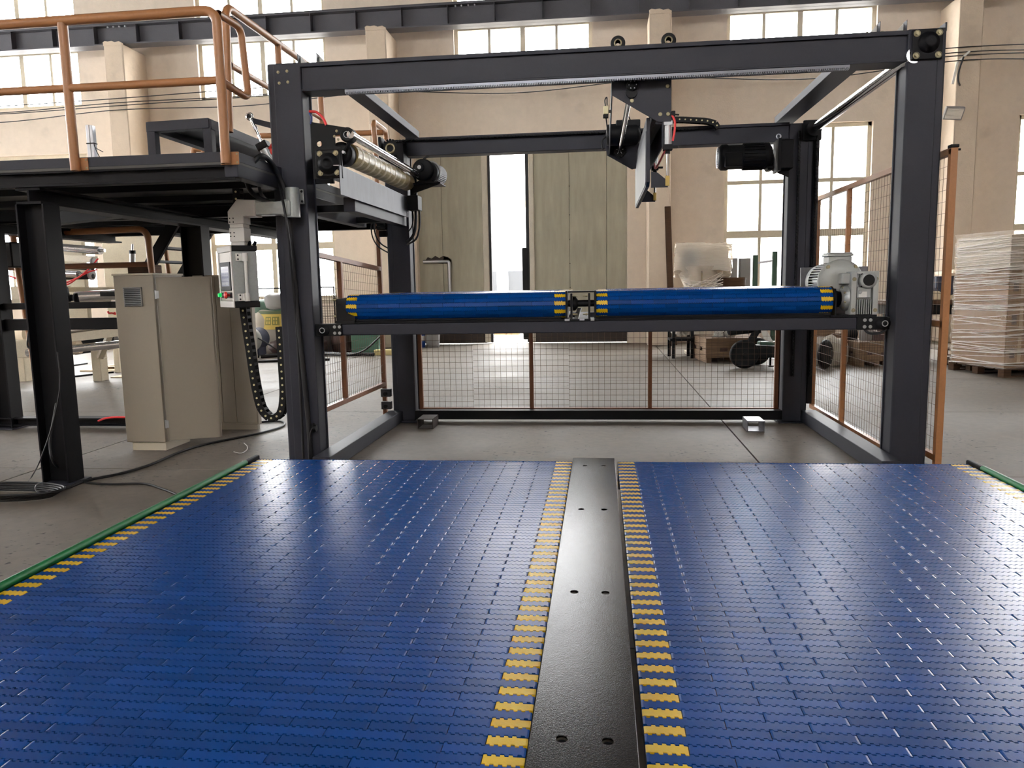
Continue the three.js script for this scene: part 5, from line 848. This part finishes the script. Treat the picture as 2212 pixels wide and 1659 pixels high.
{
  const t = thing('roll_cart', 'black cart with big solid wheel and angular green chassis behind the right mesh panel', 'cart');
  for (const [z, x] of [[-13.5, 2.44], [-14.05, 2.75]]) { const w = mesh('wheel', lathe([x, 0.245, z], [x, 0.245, 0], [[0.0001, -0.05], [0.19, -0.05], [0.225, -0.045], [0.245, -0.02], [0.245, 0.02], [0.225, 0.045], [0.19, 0.05], [0.17, 0.03], [0.06, 0.03], [0.055, 0.05], [0.0001, 0.05]], 36), M.rubber, t); mesh('hub', cyl([x, 0.245, z + 0.03], [x, 0.245, z + 0.07], 0.03, 14), M.black, w); }
  mesh('wheel', lathe([3.72, 0.25, -13.3], [4.2, 0.25, -12.9], [[0.0001, -0.05], [0.2, -0.05], [0.245, -0.02], [0.245, 0.02], [0.2, 0.05], [0.0001, 0.05]], 30), M.rubber, t);
  mesh('axle', cyl([2.44, 0.245, -13.5], [2.75, 0.245, -14.05], 0.025, 10), M.black, t);
  mesh('chassis', [bar([2.6, 0.3, -13.6], [3.6, 0.25, -13.45], 0.22, 0.2, 0.02), bar([2.5, 0.35, -13.6], [2.75, 0.75, -13.7], 0.08, 0.1, 0.01)], M.black, t);
  mesh('cover', [B(2.72, 3.2, 0.36, 0.44, -13.9, -13.6, 0.03)], M.greenDark, t);
  mesh('hood', [bar([2.2, 0.62, -13.85], [2.85, 0.7, -13.75], 0.3, 0.16, 0.06), bar([2.7, 0.62, -13.75], [2.98, 0.85, -13.75], 0.06, 0.12, 0.02)], M.black, t);
  mesh('white_guard', plate([[2.72, 0.68], [2.82, 0.66], [2.95, 0.42], [2.86, 0.45], [2.78, 0.5]], 'xy', -13.62, 0.02, 0.004), M.white, t);
  mesh('support_foot', [cyl([2.93, 0, -13.75], [2.93, 0.25, -13.75], 0.02, 10), B(2.9, 2.98, 0, 0.02, -13.8, -13.7, 0.005)], M.black, t);
}
crate('wooden_crate', 'wooden crate with cut-out sides seen through the right side fence, tool pile on top', 4.36, -13.62, 0.62, 0.9, 0.4, 0.15, true);
one('dust_sheet', (() => { const g = new THREE.SphereGeometry(0.42, 26, 16), p = g.attributes.position; for (let i = 0; i < p.count; i++) { const k = 1 + 0.07 * Math.sin(p.getX(i) * 22 + p.getZ(i) * 9) ; p.setXYZ(i, p.getX(i) * k * 0.85, Math.max(-0.2, p.getY(i) * 0.75 * k), p.getZ(i) * k * 0.8); } g.computeVertexNormals(); return g.translate(3.95, 0.2, -14.0); })(), M.sack, 'grey dust sheet heaped over a low machine behind the right side fence', 'sheet');
one('timber_offcut', [bar([3.6, 0.52, -14.1], [4.3, 0.5, -14.2], 0.12, 0.08), bar([3.7, 0.6, -14.15], [4.1, 0.6, -14.12], 0.1, 0.1)], M.wood, 'pale timber offcuts lying on the grey dust sheet heap', 'timber');
one('paint_pail', [lathe([4.62, 0.42, -14.1], [4.62, 1, -14.1], [[0.0001, 0], [0.11, 0], [0.125, 0.22], [0.12, 0.22], [0.0001, 0.2]], 22)], M.greyPanel, 'grey pail standing on the crate behind the right side fence', 'pail');
one('toolbox', [B(4.7, 4.96, 0.42, 0.58, -14.15, -13.95, 0.01), B(4.78, 4.88, 0.58, 0.62, -14.07, -14.03, 0.008)], M.maroon, 'dark toolbox on the crate right of the grey pail', 'toolbox');
one('motor_on_crate', [cyl([4.32, 0.52, -14.25], [4.5, 0.52, -14.25], 0.09, 20), B(4.33, 4.5, 0.42, 0.46, -14.33, -14.17, 0.006)], M.black, 'small black motor on the crate left of the grey pail', 'motor');
{
  const t = thing('workbench', 'heavy dark workbench along the back wall at the right edge', 'workbench');
  mesh('bench_top', B(5.2, 8.4, 1.0, 1.08, -15.6, -14.6, 0.01), M.woodDark, t);
  mesh('apron_board', B(5.25, 8.35, 0.82, 1.0, -15.5, -14.7, 0.01), M.black, t);
  for (const x of [5.45, 6.98, 8.2]) for (const z of [-15.45, -14.75]) mesh('leg', B(x - 0.08, x + 0.08, 0, 0.84, z - 0.06, z + 0.06, 0.008), M.paintDark, t);
}
{
  const t = thing('sheet_stack', 'navy slab with rounded lower edge under cardboard on the workbench', 'mattress');
  mesh('slab', [plate([[5.95, 1.5], [9.0, 1.54], [9.0, 1.25], [6.4, 1.24], [6.2, 1.16], [6.06, 1.2], [5.95, 1.3]], 'xy', -15.5, 0.9, 0.02)], M.navy, t);
}
one('cardboard_sheet', [(() => { const g = new THREE.BoxGeometry(3.1, 0.02, 1.0, 24, 1, 8), p = g.attributes.position; for (let i = 0; i < p.count; i++) { const x = p.getX(i) / 3.1 + 0.5, z = p.getZ(i); p.setY(i, p.getY(i) + 0.08 * Math.sin(Math.min(1, x * 2.2) * Math.PI * 0.5) + (z < 0 ? -z * 0.26 * Math.min(1, x * 2) : 0) + 0.01 * Math.sin(x * 23)); } g.computeVertexNormals(); return g.translate(7.6, 1.53, -15.0); })()], M.paper, 'large sagging cardboard sheet lying on top of the navy slab', 'cardboard');
for (const [l, x0, x1] of [['left beige cushion block under the navy slab on the workbench', 5.7, 6.33], ['right beige cushion block under the navy slab on the workbench', 6.42, 7.9]]) one('foam_block', B(x0, x1, 1.082, 1.24, -15.45, -14.62, 0.03), M.paper, l, 'foam block');
one('wall_poster', [B(6.5, 7.05, 0.15, 0.8, -17.6, -17.56, 0.004)], M.greyPanel, 'grey mottled board standing under the workbench', 'board');
function palletAt(label, x, z, w, d, rot, floors = 1) {
  const t = thing('wooden_pallet', label, 'pallet'); t.position.set(x, 0, z); t.rotation.y = rot;
  for (let k = 0; k < floors; k++) { const y = k * 0.16;
    for (const a of [0.06, w / 2, w - 0.06]) for (const b of [-0.07, -d / 2, -d + 0.07]) mesh('block', B(a - 0.06, a + 0.06, y + 0.02, y + 0.11, b - 0.06, b + 0.06, 0.004), M.woodDark, t);
    for (const b of [-0.07, -d / 2, -d + 0.07]) mesh('bottom_board', B(0, w, y, y + 0.02, b - 0.06, b + 0.06, 0.003), M.woodDark, t);
    for (let i = 0; i < 6; i++) mesh('top_board', B(0, w, y + 0.11, y + 0.13, -d + i * d / 6 + 0.01, -d + (i + 1) * d / 6 - 0.02, 0.003), M.woodDark, t); }
  return t;
}
palletAt('low dark wooden pallet under the tall film-wrapped stack at the right edge', 5.9, -12.0, 1.5, 1.2, 0.25);
{
  const rot = 0.25, put = (o) => { o.position.set(5.92, 0, -12.04); o.rotation.y = rot; return o; };
  const cols = [[0, 0.48], [0.49, 0.97], [0.98, 1.46]];
  for (let k = 0; k < 4; k++) for (const [i, [a, b]] of cols.entries()) { const y = 0.135 + k * 0.49, o = put(thing('carton', ['left', 'middle', 'right'][i] + ' carton in the ' + ['bottom', 'second', 'third', 'top'][k] + ' layer of the tall wrapped stack at the right edge', 'carton')); mesh('box', B(a, b, y, y + 0.483, -1.12, -0.02, 0.008), k === 3 ? M.white : M.carton, o); mesh('tape', B(a + 0.2, a + 0.26, y + 0.06, y + 0.47, -0.02, -0.017, 0), M.paper, o); if (k < 3) mesh('print', B(a + 0.08, a + 0.16, y + 0.15, y + 0.3, -0.02, -0.0165, 0), M.maroon, o); }
  const f = put(thing('stretch_film', 'shiny clear stretch film wound round the tall carton stack at the right edge', 'film'));
  const sh = new THREE.BoxGeometry(1.5, 2.02, 1.14, 12, 24, 8), p = sh.attributes.position; for (let i = 0; i < p.count; i++) { const n = 0.012 * Math.sin(p.getY(i) * 31 + p.getX(i) * 7) + rr(-0.006, 0.006); p.setXYZ(i, p.getX(i) * (1.012 + n), p.getY(i), p.getZ(i) * (1.012 + n)); } sh.computeVertexNormals();
  mesh('film', sh.translate(0.73, 1.135, -0.57), M.film, f);
  const st = []; for (let i = 0; i < 70; i++) { const y = rr(0.12, 2.14), s = rr(-0.1, 0.06), e = 0.012; st.push(hose([[-0.02 - e, y + s, -1.1], [-0.03 - e, y, 0.0], [0.0, y - s * 0.1, 0.02 + e], [0.7, y - s * 0.6, 0.012 + e], [1.5, y - s, 0.02 + e]], rr(0.003, 0.007), 12, 4)); }
  const q = mesh('film_strands', st, M.strand, f); q.userData.kind = 'stuff';
}
palletAt('double wooden pallet under the film-wrapped machine part right of the workbench', 5.85, -12.95, 1.1, 1.0, 0.1, 2);
{
  const t = thing('wrapped_part', 'rounded machine part wrapped in clear film on the double pallet', 'machine part');
  mesh('part', [B(6.25, 6.6, 0.9, 1.5, -13.7, -13.2, 0.05), cyl([6.2, 0.75, -13.4], [6.8, 0.75, -13.4], 0.28, 24), B(6.1, 6.7, 0.33, 0.52, -13.7, -13.15, 0.02)], M.greyPanel, t);
  mesh('red_block', B(6.1, 6.62, 0.36, 0.5, -13.16, -13.1, 0.02), std(0xb5543c, 0.6), t);
  const w = lathe([6.42, 0.33, -13.4], [6.42, 2, -13.4], [[0.5, 0], [0.44, 0.25], [0.36, 0.55], [0.32, 0.8], [0.34, 0.95], [0.26, 1.14], [0.12, 1.22], [0.0001, 1.22]], 26), p = w.attributes.position; for (let i = 0; i < p.count; i++) p.setXYZ(i, p.getX(i) + rr(-0.02, 0.02), p.getY(i), p.getZ(i) + rr(-0.02, 0.02)); w.computeVertexNormals();
  mesh('film', w, M.film, t);
  const st = []; for (let i = 0; i < 16; i++) { const y = rr(0.4, 1.3), r = 0.37; st.push(hose([[6.42 - r, y, -13.3], [6.3, y - 0.1, -13.4 + r], [6.55, y - 0.16, -13.4 + r], [6.42 + r, y - 0.05, -13.3]], 0.006, 12, 4)); }
  const q = mesh('film_strands', st, M.strand, t); q.userData.kind = 'stuff';
}
{
  const t = thing('floodlight', 'small tilted grey floodlight on the right wall pillar', 'lamp');
  const c = [7.633, 4.994, -18.4];
  const g = new THREE.Group(); g.name = 'lamp_head'; t.add(g); g.position.set(c[0], c[1], c[2] + 0.12); g.rotation.x = 0.5; g.rotation.z = -0.08;
  mesh('housing', [B(-0.2, 0.2, -0.14, 0.14, -0.08, 0, 0.02)], M.greyPanel, g); mesh('lens', B(-0.17, 0.17, -0.11, 0.11, 0, 0.01, 0.004), M.filmWhite, g);
  mesh('bracket', [bar([c[0], c[1] + 0.1, -18.43], [c[0], c[1], -18.3], 0.05, 0.03)], M.steel, t);
}
{
  const t = thing('cable_bracket', 'small pale bracket with a drooping wire on the right wall pillar below the cables', 'bracket');
  const a = [7.699, 6.089, -18.42], b = [7.914, 6.298, -18.42];
  mesh('arm', [bar([a[0], a[1], -18.41], [b[0], b[1], -18.36], 0.05, 0.04), bar([a[0], a[1], -18.41], [a[0] - 0.08, a[1] - 0.45, -18.41], 0.05, 0.02)], M.white, t);
  mesh('wire', hose([[a[0] + 0.1, a[1] + 0.1, -18.36], [a[0] + 0.02, a[1] - 0.2, -18.37], [a[0] + 0.02, a[1] - 0.4, -18.37], [a[0] + 0.06, a[1] - 0.5, -18.37]], 0.018, 16), M.cable, t);
}
{
  const runs = [['top black wire strung along the back wall from pillar to pillar', 6.32, 0.04], ['second black wire strung along the back wall from pillar to pillar', 6.22, 0.1], ['third black wire strung along the back wall from pillar to pillar', 6.15, 0.06], ['lowest sagging black wire strung along the back wall from pillar to pillar', 6.05, 0.16]];
  for (const [l, y, s] of runs) { const pts = []; const xs = [-18.35, -11.77, -5.2, 1.36, 7.95, 14.5]; xs.forEach((x, i) => { pts.push([x, y - 0.12 * (x < -9 ? 1 : x > 5 ? -0.6 : 0), -18.38]); if (i < 5) pts.push([x + 3.3, y - s - 0.12 * (x < -12 ? 1 : x > 2 ? -0.6 : 0), -18.4]); }); one('wall_wire', hose(pts, 0.012, 160, 5), M.cable, l, 'wire', 'wires along the back wall'); }
}
// ================================================================ THINGS ALONG THE BACK WALL, LEFT
function sackGeo(w, h, d, k) { const g = new THREE.SphereGeometry(1, 28, 18), p = g.attributes.position; for (let i = 0; i < p.count; i++) { const x = p.getX(i), y = p.getY(i), z = p.getZ(i), q = (v) => Math.sign(v) * Math.pow(Math.abs(v), 0.6), n = 1 + 0.05 * Math.sin(x * 9 + k) * Math.sin(y * 7 + z * 8 + k * 2); p.setXYZ(i, q(x) * w / 2 * n, q(y) * h / 2 * n, q(z) * d / 2 * n); } g.computeVertexNormals(); return g; }
{
  const t = thing('printed_sack', 'large pale woven sack with a yellow and green printed band, slumped by the back wall', 'sack');
  mesh('bag', sackGeo(1.2, 1.05, 0.8, 1).translate(-7.45, 0.52, -17.2), M.sack, t);
  const cv = document.createElement('canvas'); cv.width = 256; cv.height = 128; const x = cv.getContext('2d'); x.fillStyle = '#b9a04c'; x.fillRect(0, 0, 256, 128); x.fillStyle = '#c06a3c'; x.fillRect(196, 0, 60, 128); x.fillStyle = '#4d5a3c'; x.fillRect(0, 0, 256, 22); x.fillStyle = '#6a6a34'; x.font = 'bold 64px sans-serif'; x.fillText('③', 12, 96);
  for (const [i, ux] of [80, 130].entries()) { x.lineWidth = 7; x.strokeStyle = '#6a6a34'; x.strokeRect(ux + 4, 44, 34, 50); x.beginPath(); x.moveTo(ux, 68); x.lineTo(ux + 42, 68); x.moveTo(ux + 21, 40); x.lineTo(ux + 21, 98); if (i) { x.moveTo(ux + 46, 40); x.lineTo(ux + 46, 100); } x.stroke(); }
  const tx = new THREE.CanvasTexture(cv); tx.colorSpace = THREE.SRGBColorSpace;
  const g = new THREE.CylinderGeometry(0.52, 0.6, 0.42, 20, 4, true, -0.75, 1.5).scale(1.02, 1, 0.72).translate(-7.42, 0.8, -17.2);
  mesh('printed_band', g, std(0xffffff, 0.7, 0, { map: tx, side: THREE.DoubleSide }), t, true);
}
one('cloth_sack', sackGeo(1.3, 0.45, 0.8, 3).translate(-7.5, 1.05, -17.4), M.greenDark, 'dark green cloth sack flopped over the printed sack', 'sack');
one('cloth_sack', sackGeo(0.5, 0.4, 0.5, 5).translate(-7.45, 1.2, -17.2), M.greyPanel, 'small grey cloth bundle on top of the dark green sack', 'sack');
one('cloth_sack', sackGeo(0.6, 0.9, 0.5, 6).translate(-8.15, 0.85, -17.4), M.paper, 'pale paper sack standing left of the printed sack', 'sack');
one('cloth_sack', sackGeo(1.3, 0.35, 0.8, 8).translate(-6.9, 0.2, -17.0), M.maroon, 'flattened dark sack on the floor right of the printed sack', 'sack');
{
  const t = thing('floor_motor', 'grey round electric motor standing on the floor in front of the printed sack', 'motor');
  mesh('body', [cyl([-7.6, 0.42, -16.5], [-7.6, 0.42, -16.05], 0.24, 26), B(-7.85, -7.45, 0.05, 0.3, -16.5, -16.1, 0.02)], M.navy, t);
  mesh('cowl', lathe([-7.6, 0.42, -16.06], [-7.6, 0.42, 0], [[0.26, 0], [0.27, 0.03], [0.24, 0.12], [0.14, 0.16], [0.0001, 0.16]], 28), M.motorGrey, t);
  for (const x of [-7.8, -7.45]) mesh('foot', B(x - 0.05, x + 0.05, 0, 0.06, -16.5, -16.05, 0.008), M.white, t);
  mesh('lead', hose([[-7.55, 0.55, -15.95], [-7.2, 0.35, -15.95], [-6.85, 0.12, -16.0], [-6.5, 0.02, -16.1]], 0.016, 24), M.cable, t);
}
fence('dark fine wire mesh screen standing below the left window behind the sacks', [-8.9, 0, -17.9], [1, 0, 0], 2.6, 0.2, 1.52, [[0.02, 0, 1.54], [2.58, 0, 1.54]], 0.03, 0.062, { mat: M.black, r: 0.004, stepY: 0.062 });
one('waste_bin', [lathe([-6.42, 0, -17.4], [-6.42, 1, -17.4], [[0.0001, 0], [0.17, 0], [0.2, 0.5], [0.19, 0.5], [0.16, 0.04]], 24)], M.binGrey, 'grey bin behind the left fence, leftmost of the three', 'bin');
one('waste_bin', [lathe([-5.98, 0, -17.4], [-5.98, 1, -17.4], [[0.0001, 0], [0.24, 0.02], [0.28, 0.3], [0.25, 0.52], [0.2, 0.56], [0.0001, 0.58]], 24)], M.maroon, 'round brown bin behind the left fence, middle of the three', 'bin');
one('waste_bin', [B(-5.7, -5.05, 0, 0.62, -17.6, -17.1, 0.05), B(-5.74, -5.01, 0.6, 0.66, -17.64, -17.06, 0.02)], M.binGreen, 'square green bin behind the left fence, rightmost of the three', 'bin');
one('floor_conduit', [hose([[-7.6, 0.04, -16.0], [-6.4, 0.05, -16.55], [-5.4, 0.05, -16.3], [-4.9, 0.05, -16.25]], 0.04, 30, 8), hose([[-6.2, 0.05, -16.45], [-5.2, 0.1, -16.2], [-4.8, 0.4, -16.3], [-4.5, 0.8, -16.7]], 0.02, 30, 6)], M.cable, 'thick black conduits lying on the floor in front of the bins', 'conduit');
one('floor_hose', hose([[-9.0, 0.03, -14.8], [-8.0, 0.03, -15.2], [-7.2, 0.03, -15.05], [-6.2, 0.03, -15.3], [-5.6, 0.03, -15.4]], 0.03, 40, 7), M.cable, 'black hose lying across the floor in front of the floor motor', 'hose');
one('water_stain', plate([[-7.5, 14.05], [-7.0, 13.98], [-6.6, 14.05], [-6.7, 14.2], [-7.2, 14.22]].map(([a, b]) => [a, -b]), 'xz', 0.0005, 0.002, 0), std(0xcfc8bc, 0.1), 'small wet shiny patch on the floor in front of the floor motor', 'puddle');
one('yellow_block', B(-5.0, -4.55, 0, 0.12, -16.75, -16.55, 0.01), M.yellowPale, 'pale yellow block on the floor left of the rear gantry column', 'block');
{ const t = thing('gas_bottle', 'blue bottle with white label standing at the left foot of the door', 'bottle'); mesh('bottle', lathe([-4.42, 0, -18.7], [-4.42, 1, -18.7], [[0.0001, 0], [0.1, 0], [0.1, 0.36], [0.06, 0.44], [0.035, 0.48], [0.035, 0.54], [0.0001, 0.54]], 22), M.blueBottle, t); mesh('label', cyl([-4.42, 0.16, -18.7], [-4.42, 0.29, -18.7], 0.102, 22), M.white, t); }
one('steel_pail', lathe([-4.12, 0, -18.65], [-4.12, 1, -18.65], [[0.0001, 0], [0.16, 0], [0.19, 0.42], [0.18, 0.42], [0.0001, 0.38]], 24), M.greyPanel, 'grey pail beside the blue bottle at the foot of the door', 'pail');
one('switch_box', [B(-4.88, -4.68, 1.28, 1.6, -19.4, -19.3, 0.01), B(-4.86, -4.7, 1.3, 1.58, -19.3, -19.29, 0.004)], M.greyPanel, 'small grey switch box on the wall left of the sliding door', 'switch box');
// ================================================================ MACHINE AND STAIRS BEHIND THE PLATFORM
{
  const t = thing('web_machine', 'cream web machine with polished rollers seen under the platform at far left', 'machine');
  const z = -11.6;
  const at = { r1: [[-8.984, 2.271, -11.4], [-7.627, 2.137, -11.2]], r2: [[-9.031, 1.837, -11.4], [-8.022, 1.786, -11.2]], r3: [[-7.877, 1.439, -10.9], [-7.149, 1.462, -10.9]], r4: [[-8.657, 0.89, -11.2], [-7.591, 0.957, -11.2]], r5: [[-8.847, 0.589, -11], [-7.282, 0.71, -11]], r0: [[-9.518, 1.781, -11.4], [-8.957, 1.777, -11.4]] };
  for (const [k, r] of [['r1', 0.062], ['r2', 0.055], ['r3', 0.08], ['r4', 0.085], ['r5', 0.06]]) mesh('roller', [cyl(at[k][0], at[k][1], r, 24), cyl(at[k][1], [at[k][1][0] + 0.07, at[k][1][1], at[k][1][2]], r * 0.4, 12)], M.chrome, t);
  mesh('upper_beam', [bar([-9.126, 2.43, -11.6], [-7.772, 2.305, -11.4], 0.12, 0.09)], M.cream, t);
  mesh('middle_beam', [bar([-9.161, 2.101, -11.6], [-7.87, 2.015, -11.4], 0.12, 0.1)], M.cream, t);
  mesh('gripper_arm', [bar([-9.019, 1.933, -11.5], [-7.851, 1.883, -11.3], 0.1, 0.07, 0.02), bar([-9.037, 1.765, -11.5], [-7.848, 1.755, -11.3], 0.1, 0.1, 0.04)], M.paintDark, t);
  mesh('arm_end', [lathe([-7.844, 1.961, -11.3], [-7.751, 1.959, -11.3], [[0.0001, 0], [0.075, 0], [0.075, 0.03], [0.0001, 0.03]], 20), lathe([-7.892, 1.784, -11.3], [-7.783, 1.782, -11.3], [[0.0001, 0], [0.09, 0], [0.09, 0.03], [0.0001, 0.03]], 20)], M.greyPanel, t);
  mesh('table_rail', bar([-9.377, 1.57, -11.8], [-7.732, 1.541, -11.8], 0.1, 0.08), M.cream, t);
  mesh('roller_lever', [bar([-7.963, 1.588, -10.8], [-7.932, 1.366, -10.8], 0.05, 0.05, 0.01), lathe([-7.955, 1.428, -10.85], [-7.805, 1.425, -10.85], [[0.0001, 0], [0.05, 0], [0.05, 0.04], [0.03, 0.05], [0.03, 0.1], [0.07, 0.1], [0.07, 0.14], [0.0001, 0.14]], 20)], M.paintDark, t);
  mesh('bed', [bar([-9.398, 1.358, -11.2], [-7.358, 1.326, -11.2], 0.5, 0.12)], M.cream, t);
  mesh('gear_cover', [B(-9.2, -8.5, 1.28, 1.62, -11.6, -11.2, 0.02), B(-8.9, -8.45, 1.6, 1.7, -11.6, -11.2, 0.01)], M.cream, t);
  mesh('lower_beam', [bar([-8.673, 0.76, -11], [-7.265, 0.901, -11], 0.08, 0.13)], M.cream, t);
  mesh('slant_leg', [bar([-7.603, 0.828, -11.2], [-7.928, 0.471, -11.4], 0.09, 0.06), bar([-7.985, 0.456, -11.4], [-7.834, 0.463, -11.4], 0.1, 0.02)], M.cream, t);
  mesh('side_frame', [B(-10.3, -8.8, 0.5, 0.78, -11.4, -11.1, 0.02), B(-9.6, -8.7, 0.55, 2.5, -12.4, -12.3, 0.02)], M.cream, t);
  mesh('column', [B(-9.35, -9.1, 0, 1.9, -10.75, -10.5, 0.02)], M.white, t);
  for (const x of [-9.9, -8.5]) mesh('foot', B(x - 0.08, x + 0.08, 0, 0.6, -12.3, -12.1, 0.01), M.cream, t);
  mesh('paper_roll', [cyl([-9.631, 0.8, -11.6], [-9.056, 0.852, -11.4], 0.17, 26)], M.paper, t);
}
one('paper_core', [cyl([-9.238, 0.536, -11.8], [-8.622, 0.614, -11.9], 0.12, 24)], M.paper, 'fat paper core lying on the lower beam of the cream machine', 'paper roll');
one('black_reel', [cyl([-8.944, 0.577, -12.2], [-8.289, 0.666, -12.4], 0.13, 24)], M.black, 'black roll lying right of the paper core in the cream machine', 'roll');
one('card_offcut', [B(-9.9, -9.0, 0, 0.03, -14.6, -13.6, 0.005), bar([-9.8, 0.05, -14.0], [-8.9, 0.16, -14.2], 0.5, 0.015)], M.paper, 'pale cardboard offcuts on the floor under the cream machine', 'cardboard');
one('card_offcut', B(-8.6, -7.6, 0, 0.02, -13.2, -12.6, 0.004), M.paper, 'flat pale board on the floor in front of the slanting machine leg', 'cardboard');
one('panel_tower', [B(-9.1, -7.35, 0.9, 3.0, -13.6, -13.4, 0.02), B(-9.05, -8.95, 0, 0.92, -13.6, -13.4, 0.01), B(-7.5, -7.4, 0, 0.92, -13.6, -13.4, 0.01)], M.cream, 'big plain cream machine side panel rising behind the beige cabinet', 'machine panel');
{
  const t = thing('gas_spring', 'small upright air cylinder standing on a post behind the beige cabinet', 'air cylinder');
  const a = [-6.773, 1.78, -10.6], b = [-6.726, 2.065, -10.6];
  mesh('barrel', [cyl([a[0], 1.3, a[2]], b, 0.04, 18), B(a[0] - 0.05, a[0] + 0.05, 0, 1.3, a[2] - 0.05, a[2] + 0.05, 0.006)], M.alu, t); mesh('rod', cyl(b, [b[0] + 0.01, b[1] + 0.12, b[2]], 0.014, 12), M.steel, t); mesh('cap', cyl([b[0], b[1] - 0.02, b[2]], [b[0], b[1] + 0.03, b[2]], 0.045, 18), M.black, t);
}
one('brown_box', B(-5.86, -5.52, 1.3, 1.83, -9.3, -9.1, 0.01), M.woodDark, 'brown box edge behind the top of the beige cabinet', 'box');
for (const [l, pts] of [['red air hose sagging from the grippers of the cream machine, upper strand', [[-7.608, 2.014, -11.1], [-7.674, 1.916, -11.05], [-7.843, 1.759, -11], [-7.962, 1.705, -11], [-8.158, 1.646, -11], [-8.387, 1.65, -11], [-8.727, 1.699, -11], [-9.141, 1.806, -11]]], ['red air hose sagging from the grippers of the cream machine, lower strand', [[-7.639, 1.847, -11.1], [-7.76, 1.807, -11.05], [-7.923, 1.712, -11], [-8.083, 1.631, -11], [-8.332, 1.656, -11], [-8.617, 1.655, -11], [-8.954, 1.746, -11]]]]) cable('air_hose', l, 0.012, pts, M.redHose, 'hose');
cable('air_hose', 'short red hose end curled by the beige cabinet at mid rail height', 0.01, [[-5.287, 1.297, -7.8], [-5.278, 1.277, -7.8], [-5.24, 1.276, -7.8], [-5.204, 1.266, -7.8], [-5.213, 1.286, -7.8]], M.redHose, 'hose');
cable('air_hose', 'red hose lying on the floor rail left of the beige cabinet', 0.012, [[-5.477, 0.103, -7.75], [-5.404, 0.129, -7.75], [-5.294, 0.144, -7.75], [-5.132, 0.144, -7.75]], M.redHose, 'hose');
{
  const t = thing('handrail', 'low orange tube handrail under the platform in front of the cream machine', 'handrail');
  mesh('top_rail', pipe([[-7.398, 2.247, -9.1], [-5.555, 2.267, -9.1], [-5.541, 1.781, -9.1]], 0.04, 0.14, 12), M.orange, t);
  mesh('lower_rail', pipe([[-7.473, 1.833, -9.12], [-5.579, 1.833, -9.12]], 0.036, 0.05, 12), M.orangeDark, t);
  mesh('post', pipe([[-7.363, 2.223, -9.1], [-7.344, 1.818, -9.1]], 0.038, 0.05, 12), M.orange, t);
  mesh('leg', pipe([[-5.54, 1.792, -9.1], [-5.45, 0, -9.1]], 0.038, 0.05, 12), M.orange, t); mesh('leg', pipe([[-7.342, 1.83, -9.1], [-7.2, 0, -9.1]], 0.038, 0.05, 12), M.orange, t);
}
{
  const t = thing('ladder_stair', 'steep dark steel stair with flat treads leaning against the back of the platform', 'stairs');
  const a0 = [-5.455, 2.416, -9.6];
  const ft = [-6.067, 1.547, -9.6];
  mesh('stringer', bar(a0, ft, 0.05, 0.15), M.paintDark, t);
  mesh('stringer', bar([a0[0] + 0.05, a0[1], -10.45], [ft[0] + 0.05, ft[1], -10.45], 0.05, 0.15), M.paintDark, t);
  mesh('landing', [B(ft[0] - 0.5, ft[0] + 0.1, ft[1] - 0.1, ft[1] - 0.04, -10.5, -9.55, 0.006), ...[[-0.05, -10.4], [-0.05, -9.65]].map(([u, z]) => B(ft[0] + u, ft[0] + u + 0.08, 0, ft[1] - 0.1, z, z + 0.08, 0.006))], M.paintDark, t);
  for (let i = 1; i < 5; i++) { const f = i / 5; mesh('tread', B(a0[0] + (ft[0] - a0[0]) * f - 0.09, a0[0] + (ft[0] - a0[0]) * f + 0.09, a0[1] + (ft[1] - a0[1]) * f - 0.02, a0[1] + (ft[1] - a0[1]) * f + 0.01, -10.42, -9.62, 0.004), M.paint, t); }
  mesh('stair_rail', pipe([[-6.094, 2.54, -10.45], [-6.154, 2.401, -10.45], [-6.079, 1.424, -10.45]], 0.035, 0.15, 10), M.orange, t);
}
one('pipe_bundle', [cyl([-7.102, 2.404, -8.6], [-6.845, 2.289, -8.6], 0.1, 16), cyl([-7.031, 2.287, -8.5], [-6.8, 2.334, -8.5], 0.07, 16)], M.black, 'black round fittings hanging under the platform at the far left edge', 'fitting');
one('black_motor_box', [B(-7.55, -7.0, 1.82, 2.12, -8.85, -8.6, 0.02), cyl([-7.3, 1.97, -8.6], [-7.3, 1.97, -8.5], 0.09, 18)], M.black, 'black motor box at the far left edge in front of the orange rail', 'motor');
one('cable_pile', Array.from({ length: 7 }, (_, i) => hose([[-8.5 + 0.03 * i, 1.46 + 0.02 * (i % 3), -10.95], [-8.38 + 0.02 * i, 1.62 - 0.03 * (i % 4), -10.9], [-8.24 + 0.01 * i, 1.5, -10.92], [-8.14 + 0.02 * i, 1.42, -10.9]], 0.018, 16, 6)), M.black, 'tangle of black cables lying on the bed of the cream machine', 'cable');
cable('wire', 'black looped lead hanging beside the front platform leg', 0.007, [[-4.477, 1.211, -5.6], [-4.451, 1.156, -5.55], [-4.458, 1.091, -5.55], [-4.444, 1.073, -5.55]]);
for (const [l, y0, z0, y1, z1] of [['long black rod lying on the floor beside the cream machine, nearer one', 785, 0, 785, 0]]) one('floor_rod', [bar([[-10.849, 0, -14.305][0], 0.015, [-10.849, 0, -14.305][2]], [[-10.818, 0, -15.113][0], 0.015, [-10.818, 0, -15.113][2]], 0.04, 0.03), bar([[-9.501, 0, -12.502][0], 0.015, [-9.501, 0, -12.502][2]], [[-9.081, 0, -13.407][0], 0.015, [-9.081, 0, -13.407][2]], 0.04, 0.03)], M.black, 'thin black rods lying on the floor left of the beige cabinet', 'rod');
renderer.render(scene, camera);
